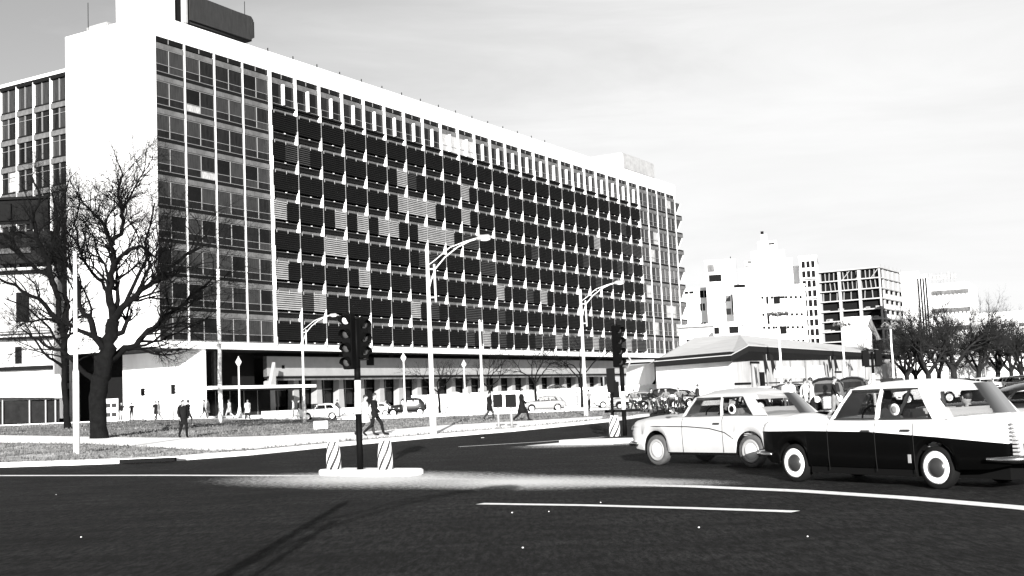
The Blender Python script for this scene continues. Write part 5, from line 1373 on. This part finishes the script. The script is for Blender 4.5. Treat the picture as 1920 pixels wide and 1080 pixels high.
    ev_ = bpy.data.meshes.new_from_object(o.evaluated_get(bpy.context.evaluated_depsgraph_get()))
    bpy.data.objects.remove(o); bpy.data.meshes.remove(me)
    mb = MB(); vs_ = [v.co.copy() for v in ev_.vertices]
    segs = [(Vector(J[a]), Vector(J[b]), seg[(a, b)]) for a, b in E_]
    groups = {}
    for p in ev_.polygons:
        c = p.center; best, bm_ = 9, top
        for a, b, m_ in segs:
            ab = b-a; u = max(0, min(1, (c-a).dot(ab)/ab.length_squared)); dd = (c-a-ab*u).length
            if dd < best: best, bm_ = dd, m_
        groups.setdefault(bm_, []).append(tuple(p.vertices))
    first = True
    base_o = len(mb.v); mb.v += [tuple(v) for v in vs_]
    for m_, fs in groups.items():
        kk = mb.mi(m_)
        for f_ in fs: mb.f.append(f_); mb.m.append(kk); mb.sm.append(True)
    bpy.data.meshes.remove(ev_)
    hx, _, hz = J['hd']; hx += .015; hz += .07
    mb.ball((hx, 0, hz), (.095, .075, .12), 'skin', 12, 8).ball((hx+.095, 0, hz-.01), (.022, .014, .026), 'skin', 6, 4)
    for s_ in (-1, 1):
        mb.ball((hx, s_*.075, hz-.005), (.018, .012, .03), 'skin', 6, 4); mb.ball((hx+.083, s_*.03, hz+.015), (.01, .012, .008), 'hair', 6, 4)
    mb.box(hx+.075, hx+.093, -.022, .022, hz-.052, hz-.044, 'hair')
    for s_, n in ((1, 'l'), (-1, 'r')):
        w_, f_ = Vector(J['w'+n]), Vector(J['f'+n]); d = (f_-w_).normalized(); sd = Vector((1, 0, 0)) if abs(d.x) < .7 else Vector((0, 1, 0)); sd = (sd-d*sd.dot(d)).normalized()
        for q in range(4):
            b_o = f_+sd*(q-1.5)*.016; cu = Vector((0, -s_*.012, -.006)); ln = (.07, .08, .075, .058)[q]
            mb.tube([b_o, b_o+d*ln*.5, b_o+d*ln+cu], [.009, .0085, .007], 'skin', 5)
        b_o = w_+d*.035+sd*.03; mb.tube([b_o, b_o+sd*.02+d*.03, b_o+sd*.022+d*.06], [.01, .009, .007], 'skin', 5)
    mb.build('body', t)
    MB().ball((hx-.012, 0, hz+.03), (.098, .082, .108), hair, 12, 8).build('hair', t) if not hat else MB().lathe([(.13, hz+.035), (.135, hz+.045), (.09, hz+.055), (.085, hz+.13), (.04, hz+.145)], hat, 14, Matrix.Translation((hx, 0, 0))).build('hat', t)
    if coat:
        m_, zb_, flare = coat; rings = []
        cx_, cz_ = J['chs'][0], J['chs'][2]
        for z_, a_, b_2 in ((J['nck'][2]-.01, .075, .085), (J['nck'][2]-.05, .11, .19), (cz_, .14, .2), (J['wst'][2], .13, .165), (J['pel'][2], .15, .185), ((J['pel'][2]+zb_)/2, .17*flare, .19*flare), (zb_, .2*flare, .2*flare)):
            rings.append([(cx_+a_*math.cos(2*PI*i/14)*(1+.06*math.sin(i*2.3)), b_2*math.sin(2*PI*i/14), z_) for i in range(14)])
        MB().loft(rings, m_, closed=True).build('coat', t)
        sl_ = MB()
        for n in 'lr': sl_.tube([J['s'+n], J['e'+n], J['w'+n]], [.078, .062, .052], m_, 9)
        for n in 'lr': MB().tube([J['s'+n], J['e'+n], J['w'+n]], [.078, .062, .052], m_, 9).build('sleeve', t)
    return t
def P_(px, Y, dz=0):
    x, y, z = onY(px, Y); return (x, y, z+dz)
x, y = gp(346, 826)
person('person in black suit walking on the footpath at left, head bare', (x, y-.2, gz(x, y)+.13), R(-60), 'walk', 'cloth_black', 'cloth_black', ('cloth_black', .62, 1.0), h=1.85)
person('person with pale hair walking close behind the one in black suit', P_(341, 78, .1), R(-100), 'walk', 'cloth_grey', 'cloth_dark', h=1.75, hair='cloth_pale')
person('person in dark clothes leaning forward just right of the one in black', P_(352, 80, .1), R(-30), 'stride', 'cloth_black', 'cloth_grey', h=1.75)
x, y = gp(690, 824)
person('person in pale grey coat striding right beside dark suited companion', (x-.12, y+.2, gz(x, y)+.14), R(-20), 'stride', 'cloth_pale', 'cloth_dark', ('cloth_pale', .58, 1.15), h=1.74)
person('person in black coat striding right, next to pale coated companion', (x+.28, y+.1, gz(x, y)+.14), R(-12), 'stride', 'cloth_black', 'cloth_black', ('cloth_black', .75, 1.0), h=1.8)
for px, Y, rz, pose, top_, leg_, coat, lab in (
    (228, 112, -80, 'stand', 'cloth_black', 'cloth_pale', None, 'person in black with pale legs standing below the poster board side'),
    (247, 116, 100, 'stand', 'cloth_black', 'cloth_dark', None, 'person in dark jacket and white shirt at the foot of white wall'),
    (292, 112, 70, 'walk', 'cloth_black', 'cloth_black', ('cloth_black', .55, 1.0), 'person in long black coat, left one of a pair by the white wall'),
    (298, 112, 200, 'walk', 'cloth_grey', 'cloth_dark', ('cloth_grey', .6, 1.0), 'person in grey coat, right one of a pair by the white wall'),
    (382, 116, 0, 'walk', 'cloth_pale', 'cloth_dark', None, 'person with pale top at the left edge of dark entrance'),
    (390, 116, 180, 'stand', 'cloth_grey', 'cloth_grey', ('cloth_grey', .5, 1.1), 'person in grey coat standing in the dark entrance'),
    (412, 112, 20, 'walk', 'cloth_grey', 'cloth_grey', None, 'grey clad person partly behind the mottled pole'),
    (430, 113, 160, 'stride', 'cloth_white', 'cloth_pale', ('cloth_pale', .55, 1.0), 'person in white leaning left of the lantern post'),
    (464, 108, -60, 'walk', 'cloth_white', 'cloth_dark', ('cloth_white', .6, 1.2), 'person in white coat walking right of the lantern post'),
    (550, 120, 190, 'stand', 'cloth_white', 'cloth_grey', None, 'person in white top beside one in black before the arcade'),
    (559, 121, 10, 'stand', 'cloth_black', 'cloth_black', None, 'person in black beside one in white top before the arcade'),
    (568, 121, 90, 'walk', 'cloth_grey', 'cloth_grey', None, 'greyish person left of the pale moving sedan by the lamp'),
    (632, 138, 30, 'walk', 'cloth_dark', 'cloth_dark', None, 'dark person under the arcade above the pale moving sedan'),
    (722, 142, 30, 'walk', 'cloth_grey', 'cloth_dark', None, 'grey person walking between the pale parked car and vintage car'),
    (1103, 96, 60, 'walk', 'cloth_grey', 'cloth_black', None, 'person in grey jacket and dark trousers beside the second curved lamp'),
    (1474, 68, 90, 'stand', 'cloth_pale', 'cloth_grey', None, 'person in pale clothes seen over the rear of cream sedan'),
    (1482, 68, -90, 'stand', 'cloth_white', 'cloth_dark', None, 'person in white shirt seen over the rear of cream sedan'),
    (1521, 48, 170, 'stand', 'cloth_white', 'cloth_black', None, 'dark haired person in white shirt before the vintage car'),
    (1562, 49, -20, 'walk', 'cloth_black', 'cloth_grey', None, 'person in black bending beside the vintage car headlamp'),
    (1508, 62, 20, 'walk', 'cloth_white', 'cloth_pale', None, 'person in white beyond the gap of the two main cars'),
    (1535, 96, 20, 'walk', 'cloth_dark', 'cloth_dark', None, 'small far person in front of the pavilion wall'),
    (1307, 88, 20, 'stand', 'cloth_dark', 'cloth_dark', None, 'person whose head shows above the cream sedan roof'),
    ):
    person(lab, P_(px, Y, .05), R(rz), pose, top_, leg_, coat, group='pedestrians around the square', h=1.76)
# two dark figures behind the signal boards
person('person in long dark coat walking right behind the black signal boards', P_(977, 68, .1), R(-15), 'stride', 'cloth_black', 'cloth_black', ('cloth_black', .45, 1.25), h=1.82, group='pedestrians around the square')
person('person in dark grey walking left, seen between lamp and left black signal board', P_(916, 76, .1), R(-15), 'walk', 'cloth_black', 'cloth_dark', ('cloth_black', .6, 1.0), h=1.74, group='pedestrians around the square')
# riders on motorcycles
def motorbike(label, loc, rz):
    t = thing('motorcycle', label, 'motorcycle', loc, rz, 'motorcycles waiting in the square')
    for x in (-.62, .66):
        pts = [(x+.31*math.cos(a), 0, .33+.31*math.sin(a)) for a in [k*PI/9 for k in range(19)]]
        o = MB().tube(pts, .045, 'rubber', 6).build('wheel', t)
        MB().tube([(x+.24*math.cos(a), 0, .33+.24*math.sin(a)) for a in [k*PI/8 for k in range(17)]], .014, 'chrome', 4).tube([(x-.24, 0, .33), (x+.24, 0, .33)], .01, 'chrome', 4).tube([(x, 0, .09), (x, 0, .57)], .01, 'chrome', 4).build('rim', o)
        MB().tube([(x+.38*math.cos(a), 0, .33+.38*math.sin(a)) for a in [PI*(.1+.12*k) for k in range(8)]], .06, 'car_dark', 5).build('mudguard', t)
    MB().tube([(-.62, 0, .33), (-.3, 0, .4), (.1, 0, .35), (.36, 0, .75), (.42, 0, .9)], .04, 'black_metal', 6).tube([(.66, .08, .33), (.44, .08, .92)], .025, 'chrome', 5).tube([(.66, -.08, .33), (.44, -.08, .92)], .025, 'chrome', 5).build('frame', t)
    MB().box(-.16, .18, -.13, .13, .3, .56, 'grey_metal').build('engine', t, bevel=.03)
    MB().loft([[(x, w_*math.cos(a), .7+h_*math.sin(a)) for a in [2*PI*i/10 for i in range(10)]] for x, w_, h_ in ((-.08, .05, .04), (.05, .13, .1), (.25, .15, .13), (.36, .07, .08))], 'car_dark').build('fuel_tank', t)
    MB().box(-.6, -.05, -.12, .12, .7, .79, 'black_board').build('saddle', t, bevel=.03)
    MB().tube([(.36, .3, 1.0), (.44, .12, .98), (.44, -.12, .98), (.36, -.3, 1.0)], .018, 'chrome', 5).build('handlebar', t)
    MB().lathe([(.05, -.08), (.09, .02), (.08, .05)], 'lens_lit', 12, Matrix.Translation((.52, 0, .88)) @ Matrix.Rotation(PI/2, 4, 'Y')).build('headlight', t)
    MB().tube([(.1, -.12, .3), (-.5, -.16, .28), (-.8, -.16, .3)], [.02, .03, .045], 'chrome', 6).build('exhaust', t)
    return t
m0 = None
for i_, (px, Y, rz, lab, top_, hat) in enumerate(((1184, 84, -50, 'leftmost of the group, beside the far traffic signal', 'cloth_grey', None), (1218, 78, -70, 'in black, second from the left of the group', 'cloth_black', None), (1249, 80, -110, 'in grey jacket, middle of the group, tallest', 'cloth_grey', None), (1232, 90, -60, 'half hidden behind the black clad rider', 'cloth_dark', None), (1273, 82, -120, 'rightmost of the group, at the cream sedan bonnet', 'cloth_grey', None))):
    lc = P_(px, Y, .02)
    if m0 is None: m0 = motorbike('motorcycle '+lab, lc, R(rz))
    else: copy_tree(m0, lc, R(rz), 'motorcycle of the rider '+lab)
    person('motorcycle rider '+lab, lc, R(rz), 'ride', top_, 'cloth_grey' if i_ % 2 else 'cloth_dark', group='motorcycle riders')
# drivers and passengers
def seated(car_o, x, y, z, label, top_='cloth_dark', hat=None):
    v = Vector((x, y, z)); rz = car_o.rotation_euler.z; L_ = car_o.location
    p = (L_.x+math.cos(rz)*v.x-math.sin(rz)*v.y, L_.y+math.sin(rz)*v.x+math.cos(rz)*v.y, L_.z+v.z)
    person(label, p, rz, 'sit', top_, 'cloth_dark', hat=hat, h=1.62, group='people seated in the two main cars')
seated(taxi, -.22, .34, .54, 'driver of the two tone taxi in white shirt sleeves', 'cloth_white')
seated(taxi, -1.15, -.3, .5, 'dark clothed passenger on the rear seat of the taxi', 'cloth_black')
seated(cream, -.32, .34, .52, 'driver of the cream sedan in dark jacket', 'cloth_black')
seated(cream, -.32, -.34, .52, 'passenger beside the cream sedan driver in pale top', 'cloth_pale')
